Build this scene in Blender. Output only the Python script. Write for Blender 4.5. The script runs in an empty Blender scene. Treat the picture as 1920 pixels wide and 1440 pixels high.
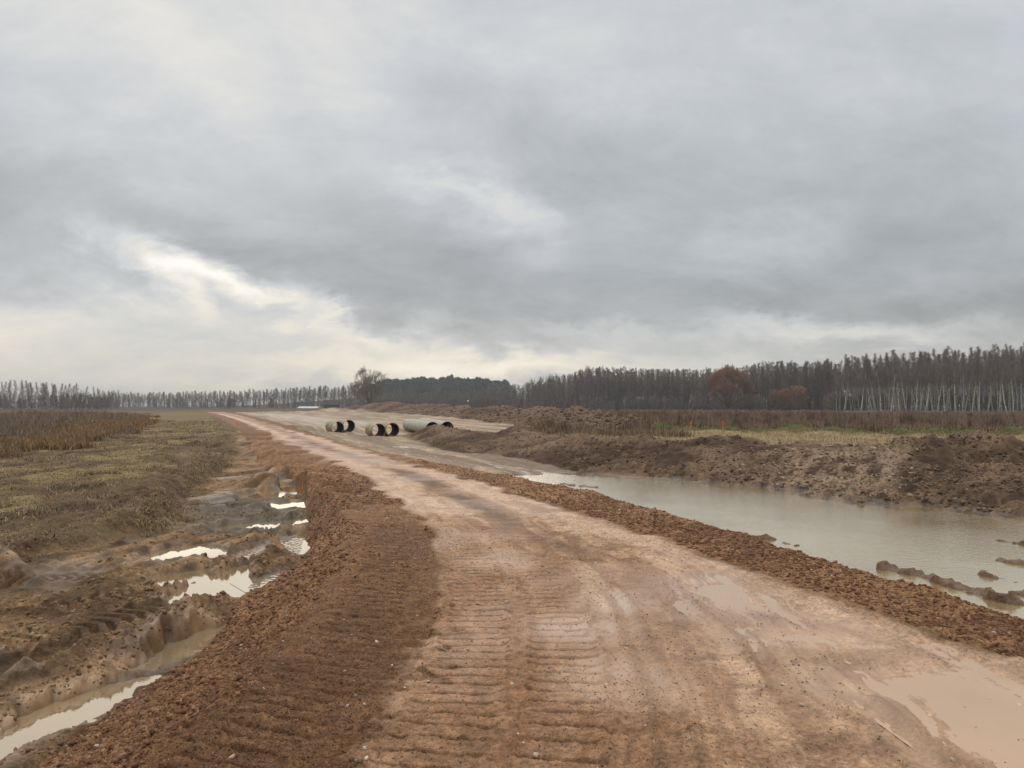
import bpy, math, random, time
import numpy as np
from mathutils import Vector, Matrix
from mathutils.geometry import delaunay_2d_cdt
T0 = time.time()
R = math.radians
sc = bpy.context.scene
col = sc.collection
f32 = np.float32

# ------------------------------------------------------------------ camera
FPX, CX, CY, HORIZ, HCAM = 1450.0, 960.0, 720.0, 760.0, 1.7
PITCH = math.atan((HORIZ - CY) / FPX)
cam = bpy.data.cameras.new('camera')
cam.sensor_width = 36.0
cam.lens = FPX / 1920 * 36
cam.clip_start, cam.clip_end = 0.1, 6000
camo = bpy.data.objects.new('camera', cam)
camo.location = (0, 0, HCAM)
camo.rotation_euler = (math.pi / 2 + PITCH, 0, 0)
col.objects.link(camo)
sc.camera = camo

sc.view_settings.view_transform = 'Standard'
sc.view_settings.look = 'None'
sc.view_settings.gamma = 1.0
sc.view_settings.exposure = 0.04
sc.cycles.max_bounces = 5
sc.cycles.diffuse_bounces = 3
sc.cycles.glossy_bounces = 3
sc.cycles.volume_bounces = 0

# ------------------------------------------------------------------ world
SUN_AZ, SUN_EL = R(-22), R(22)
world = bpy.data.worlds.new('World')
sc.world = world
world.use_nodes = True
nt = world.node_tree
nt.nodes.clear()
N = nt.nodes.new
Lk = nt.links.new


def wmath(op, a, b=None, c=None, clamp=False):
    n = N('ShaderNodeMath'); n.operation = op; n.use_clamp = clamp
    for i, v in enumerate((a, b, c)):
        if v is None: continue
        if isinstance(v, (int, float)): n.inputs[i].default_value = v
        else: Lk(v, n.inputs[i])
    return n.outputs[0]


def wrange(v, a, b, c, d, smooth=True):
    n = N('ShaderNodeMapRange'); n.interpolation_type = 'SMOOTHSTEP' if smooth else 'LINEAR'
    Lk(v, n.inputs[0])
    for i, x in enumerate((a, b, c, d)): n.inputs[i + 1].default_value = x
    return n.outputs[0]


tc = N('ShaderNodeTexCoord')
sep = N('ShaderNodeSeparateXYZ'); Lk(tc.outputs['Generated'], sep.inputs[0])
dx, dy, dz = sep.outputs
el = wmath('ARCSINE', dz)
az = wmath('ARCTAN2', dx, dy)
# cloud deck coordinates: the view ray meets a flat deck
inv = wmath('DIVIDE', 1.0, wmath('ADD', wmath('MAXIMUM', dz, 0.0), 0.42))
cmb = N('ShaderNodeCombineXYZ')
Lk(wmath('MULTIPLY', dx, inv), cmb.inputs[0]); Lk(wmath('MULTIPLY', dy, inv), cmb.inputs[1])


def wnoise(vec, scale, detail=6, rough=0.55, dist=0.0, off=(0, 0, 0), sc3=(1, 1, 1), rot=0.0):
    m = N('ShaderNodeMapping'); m.inputs['Location'].default_value = off
    m.inputs['Scale'].default_value = sc3; m.inputs['Rotation'].default_value = (0, 0, rot)
    Lk(vec, m.inputs[0])
    n = N('ShaderNodeTexNoise'); n.inputs['Scale'].default_value = scale
    n.inputs['Detail'].default_value = detail; n.inputs['Roughness'].default_value = rough
    n.inputs['Distortion'].default_value = dist
    Lk(m.outputs[0], n.inputs['Vector'])
    return n


n_big = wnoise(cmb.outputs[0], 0.62, 6, 0.5, 0.25, (1.3, 4.2, 0), (1.0, 1.0, 1), R(28))
n_mid = wnoise(cmb.outputs[0], 1.9, 9, 0.6, 0.25, (7.3, 0.2, 0), (1.0, 0.85, 1), R(28))
n_strk = wnoise(cmb.outputs[0], 4.2, 12, 0.7, 0.3, (2.3, 9.2, 0), (0.8, 1.3, 1), R(-52))
# warped azimuth / elevation for the individual openings and dark banks
n_w = wnoise(cmb.outputs[0], 2.6, 7, 0.6, 0.4, (3.1, 1.7, 5.0))
ws = N('ShaderNodeSeparateXYZ'); Lk(n_w.outputs['Color'], ws.inputs[0])
n_w2 = wnoise(cmb.outputs[0], 9.0, 8, 0.62, 0.6, (1.1, 5.7, 2.0))
ws2 = N('ShaderNodeSeparateXYZ'); Lk(n_w2.outputs['Color'], ws2.inputs[0])
az = wmath('ADD', az, wmath('MULTIPLY', wmath('SUBTRACT', ws2.outputs[0], 0.5), 0.09))
el0 = el
el = wmath('ADD', el, wmath('MULTIPLY', wmath('SUBTRACT', ws2.outputs[1], 0.5), 0.05))
azw = wmath('ADD', az, wmath('MULTIPLY', wmath('SUBTRACT', ws.outputs[0], 0.5), 0.30))
elw = wmath('ADD', el, wmath('MULTIPLY', wmath('SUBTRACT', ws.outputs[1], 0.5), 0.13))
ae = N('ShaderNodeCombineXYZ'); Lk(azw, ae.inputs[0]); Lk(elw, ae.inputs[1])

# (centre and radii as the compass bearing / height they have from the site; px are only a notation for the angles)
CLOUDS = [  # px, py, rx, ry, rot(deg, + = rising to the right), amplitude
    (290, 500, 230, 90, -22, 0.12), (290, 475, 130, 44, -20, 0.24), (370, 505, 80, 30, -15, 0.18), (285, 530, 60, 46, -60, 0.18), (320, 560, 60, 26, -50, 0.10), (430, 545, 110, 26, -22, 0.12),
    (560, 580, 190, 38, -14, 0.22), (60, 590, 300, 60, 0, 0.16), (650, 596, 70, 18, -14, 0.12), (480, 560, 70, 18, -20, 0.10),
    (250, 680, 600, 90, 0, 0.17), (850, 660, 360, 60, -4, 0.14), (950, 690, 480, 40, 0, 0.26),
    (1140, 612, 130, 22, -8, 0.14), (1430, 604, 120, 24, -10, 0.17), (1600, 645, 170, 26, -5, 0.24), (1280, 640, 160, 20, 0, 0.10),
    (880, 390, 200, 60, -24, 0.13), (810, 350, 60, 30, -24, 0.08), (960, 420, 110, 40, -20, 0.07), (1470, 440, 130, 40, 0, 0.10),
    (1230, 70, 300, 160, 0, 0.06), (100, 60, 420, 150, -10, 0.05), (640, 120, 120, 70, -25, 0.06), (330, 130, 160, 60, -30, 0.05),
    (80, 360, 300, 90, -8, -0.12), (420, 440, 230, 42, -16, -0.12), (40, 440, 200, 50, 0, -0.07), (760, 530, 330, 60, -8, -0.07),
    (1120, 500, 360, 70, 0, -0.06), (1640, 560, 420, 50, -6, -0.12), (1870, 590, 220, 60, 0, -0.09), (980, 575, 220, 30, -6, -0.07),
    (1250, 320, 420, 110, -8, -0.05), (900, 190, 300, 70, -18, -0.06), (1700, 300, 300, 150, 0, -0.05), (1000, 60, 200, 60, 0, -0.05), (1800, 100, 200, 120, 0, -0.03),
    (900, 628, 170, 16, -5, -0.09), (420, 640, 330, 20, -3, -0.06), (200, 640, 300, 16, -2, -0.05)]
acc = None
for (px, py, rx, ry, rt, amp) in CLOUDS:
    m = N('ShaderNodeMapping'); m.vector_type = 'TEXTURE'
    a = math.atan((px - 960) / 1450)
    m.inputs['Location'].default_value = (a, math.atan((760 - py) / 1450 * math.cos(a)), 0)
    m.inputs['Rotation'].default_value = (0, 0, R(rt))
    m.inputs['Scale'].default_value = (1.5 * rx / 1450, 1.5 * ry / 1450, 1)
    Lk(ae.outputs[0], m.inputs[0])
    ln = N('ShaderNodeVectorMath'); ln.operation = 'LENGTH'; Lk(m.outputs[0], ln.inputs[0])
    v = wrange(ln.outputs['Value'], 0.0, 1.0, amp * (1.0 if amp > 0 else 0.45), 0.0)
    acc = v if acc is None else wmath('ADD', acc, v)

el = el0
base = wrange(el, 0.0, 0.12, 0.57, 0.47)
base = wmath('ADD', base, wrange(el, 0.14, 0.46, 0.0, 0.14))
base = wmath('ADD', base, wrange(el, 0.50, 1.2, 0.0, 1.6))       # an overcast sky is brightest overhead
var = wmath('ADD', wmath('MULTIPLY', wmath('SUBTRACT', n_big.outputs[0], 0.5), 0.14),
            wmath('MULTIPLY', wmath('SUBTRACT', n_mid.outputs[0], 0.5), 0.27))
var = wmath('ADD', var, wmath('MULTIPLY', wmath('SUBTRACT', n_strk.outputs[0], 0.5), 0.34))
lum = wmath('ADD', wmath('ADD', base, var), acc)
lum = wmath('MAXIMUM', lum, 0.12)
# tint: cool where the deck is thick, cream where it is thin and low
ramp = N('ShaderNodeValToRGB')
ramp.color_ramp.elements[0].position = 0.30; ramp.color_ramp.elements[0].color = (0.93, 0.99, 1.045, 1)
ramp.color_ramp.elements[1].position = 0.80; ramp.color_ramp.elements[1].color = (1.03, 1.0, 0.93, 1)
e = ramp.color_ramp.elements.new(0.62); e.color = (0.95, 0.99, 1.035, 1)
Lk(lum, ramp.inputs[0])
warm = N('ShaderNodeMix'); warm.data_type = 'RGBA'; warm.blend_type = 'MULTIPLY'
Lk(wrange(el, 0.0, 0.17, 1.0, 0.0), warm.inputs[0])
Lk(ramp.outputs[0], warm.inputs[6]); warm.inputs[7].default_value = (1.06, 1.0, 0.89, 1)
cl = N('ShaderNodeVectorMath'); cl.operation = 'SCALE'; Lk(warm.outputs[2], cl.inputs[0]); Lk(lum, cl.inputs['Scale'])
sky = N('ShaderNodeTexSky'); sky.sky_type = 'NISHITA'; sky.sun_disc = False
sky.sun_elevation = SUN_EL; sky.sun_rotation = SUN_AZ
bg1 = N('ShaderNodeBackground'); Lk(sky.outputs[0], bg1.inputs[0]); bg1.inputs[1].default_value = 0.05
bg2 = N('ShaderNodeBackground'); Lk(cl.outputs[0], bg2.inputs[0]); bg2.inputs[1].default_value = 1.0
mx = N('ShaderNodeMixShader'); mx.inputs[0].default_value = 0.96
Lk(bg1.outputs[0], mx.inputs[1]); Lk(bg2.outputs[0], mx.inputs[2])
wo = N('ShaderNodeOutputWorld'); Lk(mx.outputs[0], wo.inputs[0])

sun = bpy.data.lights.new('sun', 'SUN')
sun.energy = 0.55; sun.angle = R(58); sun.color = (1.0, 0.95, 0.88)
suno = bpy.data.objects.new('sun', sun)
sd = Vector((math.sin(SUN_AZ) * math.cos(SUN_EL), math.cos(SUN_AZ) * math.cos(SUN_EL), math.sin(SUN_EL)))
suno.rotation_euler = sd.to_track_quat('Z', 'Y').to_euler()
suno.location = (-20, 40, 60)
col.objects.link(suno)


# ------------------------------------------------------------------ helpers
def P(px, py, z=0.0):
    """where the sight line px,py of the survey photo meets the level z"""
    xc, zc = (px - CX) / FPX, (CY - py) / FPX
    y = math.cos(PITCH) - zc * math.sin(PITCH)
    z_ = math.sin(PITCH) + zc * math.cos(PITCH)
    t = (z - HCAM) / z_
    return (xc * t, y * t)


def PD(px, D):
    return ((px - CX) / FPX * D, D)


def ZD(py, D):
    return HCAM - (py - HORIZ) / FPX * D


def tag(o, label=None, cat=None, group=None, kind=None):
    if label: o['label'] = label
    if cat: o['category'] = cat
    if group: o['group'] = group
    if kind: o['kind'] = kind
    return o


def hash2(ix, iy, seed):
    h = (ix.astype(np.uint32) * np.uint32(374761393) + iy.astype(np.uint32) * np.uint32(668265263) + np.uint32(seed * 362437 + 1013904223))
    h = (h ^ (h >> np.uint32(13))) * np.uint32(1274126177)
    h = h ^ (h >> np.uint32(16))
    return h


def rnd2(ix, iy, seed):
    return (hash2(ix, iy, seed) & np.uint32(0xffffff)).astype(f32) * f32(1 / 16777216.0)


def perlin(x, y, seed=0):
    xf = np.floor(x); yf = np.floor(y)
    ix = xf.astype(np.int32); iy = yf.astype(np.int32)
    u = (x - xf).astype(f32); v = (y - yf).astype(f32)
    def g(i, j, du, dv):
        a = rnd2(ix + i, iy + j, seed) * f32(6.2831853)
        return np.cos(a) * du + np.sin(a) * dv
    su = u * u * u * (u * (u * 6 - 15) + 10); sv = v * v * v * (v * (v * 6 - 15) + 10)
    a = g(0, 0, u, v); b = g(1, 0, u - 1, v); c = g(0, 1, u, v - 1); d = g(1, 1, u - 1, v - 1)
    return ((a + su * (b - a)) * (1 - sv) + (c + su * (d - c)) * sv) * f32(1.5)


def fbm(x, y, scale, octv=4, seed=0, gain=0.5, cell=None):
    """cell: local mesh spacing; octaves finer than it fade out"""
    out = np.zeros_like(x); a = 1.0; w = scale
    for k in range(octv):
        n = perlin(x / w + 17.3 * k, y / w - 9.1 * k, seed + k * 7)
        if cell is not None: n = n * np.clip(w / (2.5 * cell) - 0.6, 0, 1)
        out += a * n; a *= gain; w *= 0.5
    return out


def worley(x, y, scale, seed, want_id=False):
    x = x / scale; y = y / scale
    xf = np.floor(x); yf = np.floor(y)
    ix = xf.astype(np.int32); iy = yf.astype(np.int32)
    best = np.full(x.shape, 9.0, f32); bid = np.zeros(x.shape, f32)
    for i in (-1, 0, 1):
        for j in (-1, 0, 1):
            cx = ix + i; cy = iy + j
            px = cx + rnd2(cx, cy, seed); py = cy + rnd2(cx, cy, seed + 1)
            d = ((px - x) ** 2 + (py - y) ** 2).astype(f32)
            m = d < best
            best = np.where(m, d, best)
            if want_id: bid = np.where(m, rnd2(cx, cy, seed + 2), bid)
    return (np.sqrt(best), bid) if want_id else np.sqrt(best)


def smooth(a, b, x):
    t = np.clip((x - a) / (b - a), 0, 1)
    return t * t * (3 - 2 * t)


def catmull(pts, k=4):
    """smooth a plan line; done in bearing / log distance so that near and far bends stay even"""
    q = [(math.atan2(x, y), math.log(math.hypot(x, y))) + tuple(r) for x, y, *r in pts]
    q = np.array(q); n = len(q); out = []
    for i in range(n - 1):
        p0, p1, p2, p3 = q[max(i - 1, 0)], q[i], q[i + 1], q[min(i + 2, n - 1)]
        for s in range(k):
            t = s / k
            out.append(0.5 * ((2 * p1) + (-p0 + p2) * t + (2 * p0 - 5 * p1 + 4 * p2 - p3) * t * t + (-p0 + 3 * p1 - 3 * p2 + p3) * t ** 3))
    out.append(q[-1]); out = np.array(out)
    r = np.exp(out[:, 1])
    return np.column_stack([r * np.sin(out[:, 0]), r * np.cos(out[:, 0]), out[:, 2:]])


def pl(px_list, k=4):
    """photo notation (px, py, z) -> smoothed plan line x,y,z"""
    pts = []
    for p in px_list:
        z = p[2] if len(p) > 2 else 0.0
        pts.append(P(p[0], p[1], z) + (z,))
    return catmull(pts, k)


def dist_line(X, Y, line, maxd=None):
    """signed distance (+ = right of the line's direction) and chainage"""
    line = np.asarray(line, dtype=f32)[:, :2]
    n = len(X)
    D2 = np.full(n, 1e12, f32); S = np.zeros(n, f32); SG = np.ones(n, f32)
    idx = None
    if maxd is not None:
        m = (X > line[:, 0].min() - maxd) & (X < line[:, 0].max() + maxd) & (Y > line[:, 1].min() - maxd) & (Y < line[:, 1].max() + maxd)
        idx = np.nonzero(m)[0]; x, y = X[idx], Y[idx]
    else: x, y = X, Y
    d2 = np.full(len(x), 1e12, f32); s = np.zeros(len(x), f32); sg = np.ones(len(x), f32)
    acc = 0.0
    for i in range(len(line) - 1):
        ax, ay = line[i]; bx, by = line[i + 1]
        ux, uy = bx - ax, by - ay; L2 = ux * ux + uy * uy
        if L2 < 1e-9: continue
        L = math.sqrt(L2)
        rx = x - ax; ry = y - ay
        t = np.clip((rx * ux + ry * uy) / L2, 0, 1)
        ex = rx - t * ux; ey = ry - t * uy
        d = ex * ex + ey * ey
        m = d < d2
        d2 = np.where(m, d, d2); s = np.where(m, acc + t * L, s)
        sg = np.where(m, np.sign(rx * uy - ry * ux), sg)
        acc += L
    if idx is None: return np.sqrt(d2) * sg, s
    D2[:] = 1e6; D2[idx] = np.sqrt(d2); SG[idx] = sg; S[idx] = s
    return D2 * SG, S


def poly_sd(X, Y, poly, maxd=6.0):
    """distance into (+) or out of (-) a plan polygon"""
    poly = np.asarray(poly, dtype=f32)[:, :2]
    out = np.full(len(X), -maxd, f32)
    m = (X > poly[:, 0].min() - maxd) & (X < poly[:, 0].max() + maxd) & (Y > poly[:, 1].min() - maxd) & (Y < poly[:, 1].max() + maxd)
    idx = np.nonzero(m)[0]
    if len(idx) == 0: return out
    x, y = X[idx], Y[idx]
    d2 = np.full(len(idx), 1e12, f32); ins = np.zeros(len(idx), bool)
    n = len(poly)
    for i in range(n):
        ax, ay = poly[i]; bx, by = poly[(i + 1) % n]
        ux, uy = bx - ax, by - ay; L2 = ux * ux + uy * uy
        if L2 < 1e-9: continue
        rx = x - ax; ry = y - ay
        t = np.clip((rx * ux + ry * uy) / L2, 0, 1)
        d2 = np.minimum(d2, (rx - t * ux) ** 2 + (ry - t * uy) ** 2)
        c = (ay > y) != (by > y)
        if by != ay: ins ^= c & (x < ux * (y - ay) / (by - ay) + ax)
    d = np.sqrt(d2)
    out[idx] = np.where(ins, d, -d)
    return out


def mesh_np(name, V, F, attrs=None, smooth_=False, mats=(), fmat=None):
    me = bpy.data.meshes.new(name)
    V = np.ascontiguousarray(V, dtype=f32); F = np.ascontiguousarray(F, dtype=np.int32)
    me.vertices.add(len(V)); me.vertices.foreach_set('co', V.ravel())
    k = F.shape[1]
    me.loops.add(F.size); me.loops.foreach_set('vertex_index', F.ravel())
    me.polygons.add(len(F)); me.polygons.foreach_set('loop_start', np.arange(0, F.size, k, dtype=np.int32))
    if smooth_: me.polygons.foreach_set('use_smooth', np.ones(len(F), bool))
    if fmat is not None: me.polygons.foreach_set('material_index', np.asarray(fmat, dtype=np.int32))
    for nm, a in (attrs or {}).items():
        if a.ndim == 2:
            at = me.attributes.new(nm, 'FLOAT_COLOR', 'POINT')
            c = np.ones((len(V), 4), f32); c[:, :3] = a
            at.data.foreach_set('color', c.ravel())
        else:
            at = me.attributes.new(nm, 'FLOAT', 'POINT'); at.data.foreach_set('value', np.ascontiguousarray(a, dtype=f32))
    for m in mats: me.materials.append(m)
    me.update(calc_edges=True)
    return me


def add(name, me, parent=None, loc=None):
    o = bpy.data.objects.new(name, me); col.objects.link(o)
    if parent is not None: o.parent = parent
    if loc is not None: o.location = loc
    return o


# ------------------------------------------------------------------ materials
def new_mat(name):
    m = bpy.data.materials.new(name); m.use_nodes = True
    t = m.node_tree; b = t.nodes['Principled BSDF']
    return m, t, b


def noise_node(t, scale, detail=5, rough=0.6, vec=None):
    n = t.nodes.new('ShaderNodeTexNoise'); n.inputs['Scale'].default_value = scale
    n.inputs['Detail'].default_value = detail; n.inputs['Roughness'].default_value = rough
    if vec is not None: t.links.new(vec, n.inputs['Vector'])
    return n


def maprange(t, src, a, b, c, d):
    n = t.nodes.new('ShaderNodeMapRange'); t.links.new(src, n.inputs[0])
    for i, x in enumerate((a, b, c, d)): n.inputs[i + 1].default_value = x
    return n.outputs[0]


def earth_material():
    m, t, b = new_mat('wet earth')
    ac = t.nodes.new('ShaderNodeAttribute'); ac.attribute_name = 'col'
    ar = t.nodes.new('ShaderNodeAttribute'); ar.attribute_name = 'wet'
    tc = t.nodes.new('ShaderNodeTexCoord')
    def mul(a, b_):
        q = t.nodes.new('ShaderNodeMath'); q.operation = 'MULTIPLY'; t.links.new(a, q.inputs[0]); t.links.new(b_, q.inputs[1]); return q.outputs[0]
    n1 = noise_node(t, 26, 6, 0.75, tc.outputs['Object'])
    n2 = noise_node(t, 2.2, 6, 0.65, tc.outputs['Object'])
    n0 = noise_node(t, 7.5, 8, 0.75, tc.outputs['Object'])
    n4 = noise_node(t, 75, 3, 0.7, tc.outputs['Object'])
    v = mul(maprange(t, n1.outputs[0], .38, .62, .66, 1.32), maprange(t, n2.outputs[0], .35, .65, .86, 1.14))
    v = mul(v, maprange(t, n0.outputs[0], .40, .60, .80, 1.18))
    v = mul(v, maprange(t, n4.outputs[0], .56, .66, 1.06, .62))
    wm = maprange(t, ar.outputs['Fac'], .45, .85, 0, 1)
    mu = t.nodes.new('ShaderNodeMix'); t.links.new(wm, mu.inputs[0]); t.links.new(v, mu.inputs[2]); t.links.new(maprange(t, n2.outputs[0], .35, .65, .93, 1.05), mu.inputs[3])
    vm = t.nodes.new('ShaderNodeVectorMath'); vm.operation = 'SCALE'
    t.links.new(ac.outputs['Color'], vm.inputs[0]); t.links.new(mu.outputs[0], vm.inputs['Scale'])
    t.links.new(vm.outputs[0], b.inputs['Base Color'])
    ro = maprange(t, ar.outputs['Fac'], 0, 1, 0.92, 0.16)
    t.links.new(ro, b.inputs['Roughness'])
    sp = maprange(t, ar.outputs['Fac'], 0.1, 1, 0.12, 0.6); t.links.new(sp, b.inputs['Specular IOR Level'])
    bp = t.nodes.new('ShaderNodeBump'); bp.inputs['Distance'].default_value = 0.035
    st = maprange(t, ar.outputs['Fac'], 0.2, 0.8, 1.0, 0.05); t.links.new(st, bp.inputs['Strength'])
    n3 = noise_node(t, 24, 8, 0.75, tc.outputs['Object']); t.links.new(n3.outputs[0], bp.inputs['Height'])
    t.links.new(bp.outputs[0], b.inputs['Normal'])
    return m


def attr_material(name, rough=0.9, spec=0.15, transl=0.0):
    m, t, b = new_mat(name)
    ac = t.nodes.new('ShaderNodeAttribute'); ac.attribute_name = 'col'
    t.links.new(ac.outputs['Color'], b.inputs['Base Color'])
    b.inputs['Roughness'].default_value = rough; b.inputs['Specular IOR Level'].default_value = spec
    return m


def plain_material(name, c, rough=0.85, spec=0.2, var=0.25, scale=3.0, bump=0.0):
    m, t, b = new_mat(name)
    tc = t.nodes.new('ShaderNodeTexCoord'); n = noise_node(t, scale, 6, 0.65, tc.outputs['Object'])
    v = maprange(t, n.outputs[0], 0.25, 0.75, 1 - var, 1 + var)
    vm = t.nodes.new('ShaderNodeVectorMath'); vm.operation = 'SCALE'; vm.inputs[0].default_value = c
    t.links.new(v, vm.inputs['Scale']); t.links.new(vm.outputs[0], b.inputs['Base Color'])
    b.inputs['Roughness'].default_value = rough; b.inputs['Specular IOR Level'].default_value = spec
    if bump:
        bp = t.nodes.new('ShaderNodeBump'); bp.inputs['Distance'].default_value = bump
        t.links.new(n.outputs[0], bp.inputs['Height']); t.links.new(bp.outputs[0], b.inputs['Normal'])
    return m


def water_material(name, c, rough, gloss_floor, ripple, rscale, stretch=(1, 1, 1), rot=0.0):
    """turbid water: coloured body under a mirror film"""
    m = bpy.data.materials.new(name); m.use_nodes = True; t = m.node_tree; t.nodes.clear()
    out = t.nodes.new('ShaderNodeOutputMaterial')
    d = t.nodes.new('ShaderNodeBsdfDiffuse')
    tc = t.nodes.new('ShaderNodeTexCoord')
    nn = noise_node(t, 0.6, 4, 0.5, tc.outputs['Object'])
    vm = t.nodes.new('ShaderNodeVectorMath'); vm.operation = 'SCALE'; vm.inputs[0].default_value = c
    t.links.new(maprange(t, nn.outputs[0], 0.3, 0.7, 0.85, 1.15), vm.inputs['Scale']); t.links.new(vm.outputs[0], d.inputs[0])
    g = t.nodes.new('ShaderNodeBsdfGlossy'); g.inputs['Color'].default_value = (1, .945, .82, 1); g.inputs['Roughness'].default_value = rough
    fr = t.nodes.new('ShaderNodeFresnel'); fr.inputs[0].default_value = 1.34
    fa = maprange(t, fr.outputs[0], 0.0, 0.65, gloss_floor, 1.0)
    mx = t.nodes.new('ShaderNodeMixShader'); t.links.new(fa, mx.inputs[0])
    t.links.new(d.outputs[0], mx.inputs[1]); t.links.new(g.outputs[0], mx.inputs[2]); t.links.new(mx.outputs[0], out.inputs[0])
    mp = t.nodes.new('ShaderNodeMapping'); mp.inputs['Scale'].default_value = stretch; mp.inputs['Rotation'].default_value = (0, 0, rot)
    t.links.new(tc.outputs['Object'], mp.inputs[0])
    n = noise_node(t, rscale, 5, 0.55, mp.outputs[0]); n.inputs['Distortion'].default_value = 0.6
    n5 = noise_node(t, 0.35, 3, 0.5, tc.outputs['Object'])
    bp = t.nodes.new('ShaderNodeBump'); bp.inputs['Distance'].default_value = ripple
    t.links.new(maprange(t, n5.outputs[0], 0.35, 0.65, 0.35, 1.0), bp.inputs['Strength'])
    t.links.new(n.outputs[0], bp.inputs['Height'])
    t.links.new(bp.outputs[0], g.inputs['Normal']); t.links.new(bp.outputs[0], fr.inputs['Normal'])
    return m


M_EARTH = earth_material()
M_ATTR = attr_material('dry plants')

# ------------------------------------------------------------------ plan lines of the site
L0 = pl([(392, 773.6), (410, 777), (440, 786), (475, 800), (560, 840), (640, 872), (720, 920), (782, 972), (815, 1035), (822, 1100), (800, 1200), (730, 1330), (640, 1440), (480, 1600), (300, 1750)])
R0 = pl([(424, 773.6), (455, 780), (500, 793), (560, 810), (700, 850), (850, 892), (1000, 935), (1150, 985), (1300, 1035), (1500, 1105), (1700, 1170), (1920, 1245), (2500, 1440), (3300, 1700)])
LC = pl([(388, 773.6), (400, 777), (440, 795), (470, 820), (520, 855), (590, 900), (640, 960), (655, 1020), (640, 1100), (560, 1200), (430, 1330), (330, 1440), (200, 1640), (100, 1760)])
LF = pl([(384, 774, -.03), (393, 778, -.05), (447, 810, -.15), (474, 850, -.35), (500, 882, -.45), (555, 905, -.5), (574, 935, -.5), (576, 1000, -.5), (560, 1060, -.5), (500, 1095, -.5), (435, 1148, -.5), (385, 1215, -.5), (285, 1285, -.5), (190, 1345, -.5), (80, 1440, -.5), (-60, 1560, -.5), (-300, 1760, -.5)])
GB = pl([(440, 845, -.35), (432, 870, -.4), (392, 900, -.45), (345, 935, -.45), (330, 978, -.45), (230, 1012, -.45), (90, 1042, -.45), (-100, 1062, -.45), (-700, 1130, -.45), (-2500, 1250, -.45)])
GT = pl([(436, 815, -.05), (418, 850, -.1), (375, 880, -.1), (310, 905, -.1), (285, 945, -.12), (150, 985, -.15), (0, 1012, -.15), (-200, 1030, -.15), (-700, 1080, -.15), (-2500, 1160, -.15)])
RC = pl([(432, 773.6), (470, 782), (560, 806), (650, 832), (720, 850), (800, 864), (900, 884), (1060, 912), (1200, 950), (1330, 985), (1500, 1040), (1700, 1098), (1920, 1160), (2300, 1270), (2900, 1450), (3600, 1660)])
PF = pl([(1085, 889, -.75), (1200, 897, -.75), (1300, 905, -.75), (1420, 915, -.75), (1500, 928, -.75), (1600, 944, -.75), (1700, 954, -.75), (1800, 966, -.75), (1920, 976, -.75), (2200, 1010, -.75), (2800, 1060, -.75), (4200, 1150, -.75)])
BF = pl([(757, 820, -.58), (795, 830, -.58), (843, 844, -.58), (900, 850, -.6), (954, 856, -.62), (1040, 873, -.66), (1090, 884, -.7)])   # foot of the spoil heaps


def off_line(line, d, z):
    l = np.asarray(line)[:, :2]; t = np.gradient(l, axis=0); t /= np.linalg.norm(t, axis=1)[:, None] + 1e-9
    n = np.column_stack([t[:, 1], -t[:, 0]])       # right of travel
    dd = np.asarray(d); zz = np.asarray(z)
    q = l + n * (dd[:, None] if dd.ndim else dd)
    return np.column_stack([q, np.broadcast_to(zz, len(q))])


rc_r = np.hypot(RC[:, 0], RC[:, 1])
RC_z = np.interp(rc_r, [0, 22, 26, 60, 100, 180], [-1.0, -1.0, -.62, -.45, -.2, -.02])
RF = off_line(RC, -np.interp(rc_r, [0, 20, 26, 60, 180], [1.0, 1.1, 1.3, 1.5, 2.0]), RC_z)

CR = catmull([PD(px, D) + (ZD(py, D),) for px, D, py in [
    (757, 52.5, 819), (778, 52.5, 808), (808, 52, 799), (835, 51, 802), (870, 49, 807), (925, 45, 813), (990, 42, 815), (1040, 39, 820), (1090, 37, 823),
    (1150, 35, 826), (1215, 32.5, 823), (1260, 31, 832), (1330, 30, 836), (1400, 29, 838), (1500, 27.5, 834), (1600, 26, 838), (1650, 25.5, 843), (1700, 25, 840), (1780, 24.5, 836),
    (1850, 24, 842), (1920, 23, 850), (2100, 21.5, 860), (2400, 20, 880), (3000, 18, 900), (4200, 15, 940)]], 3)
XF = pl([(500, 771.8, .1), (560, 771.5, .1), (640, 771, .1), (720, 774, 0), (800, 779, -.1), (900, 790, -.3), (1000, 801, -.4), (1050, 812, -.45)])
XC = catmull([PD(px, D) + (ZD(py, D),) for px, D, py in [
    (585, 216, 766.5), (640, 208, 760), (690, 205, 756.5), (760, 190, 757), (850, 165, 758), (920, 135, 764), (1000, 108, 770), (1060, 94, 773), (1130, 80, 777), (1180, 70, 783), (1215, 62, 797), (1230, 57, 806)]], 3)
LINES = [L0, R0, LC, LF, GB, GT, RC, RF, CR, XF, XC, BF]
PFl = np.column_stack([PF[:, :2], np.full(len(PF), -.75)])
LINES.append(PFl)


def shift_r(line, dr, z):
    l = np.asarray(line); r = np.hypot(l[:, 0], l[:, 1]); k = (r + dr) / r
    return np.column_stack([l[:, 0] * k, l[:, 1] * k, np.broadcast_to(np.asarray(z), len(l))])


LINES.append(shift_r(PF, -1.6, -1.05))
c2 = CR[12:]; LINES.append(shift_r(c2[: len(c2)], 2.2, np.where(np.hypot(c2[:, 0], c2[:, 1]) > 24, np.minimum(c2[:, 2], .12), .02)))  # flat top behind the crest
LINES.append(shift_r(c2, 6, 0.0))
LINES.append(shift_r(CR[:22], 4.0, -.5))      # ground behind the western heaps
LINES.append(shift_r(XC[3:-3], 7, np.maximum(XC[3:-3, 2] * .7, .1)))
LINES.append(shift_r(XC[3:-3], 22, .1))
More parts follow.
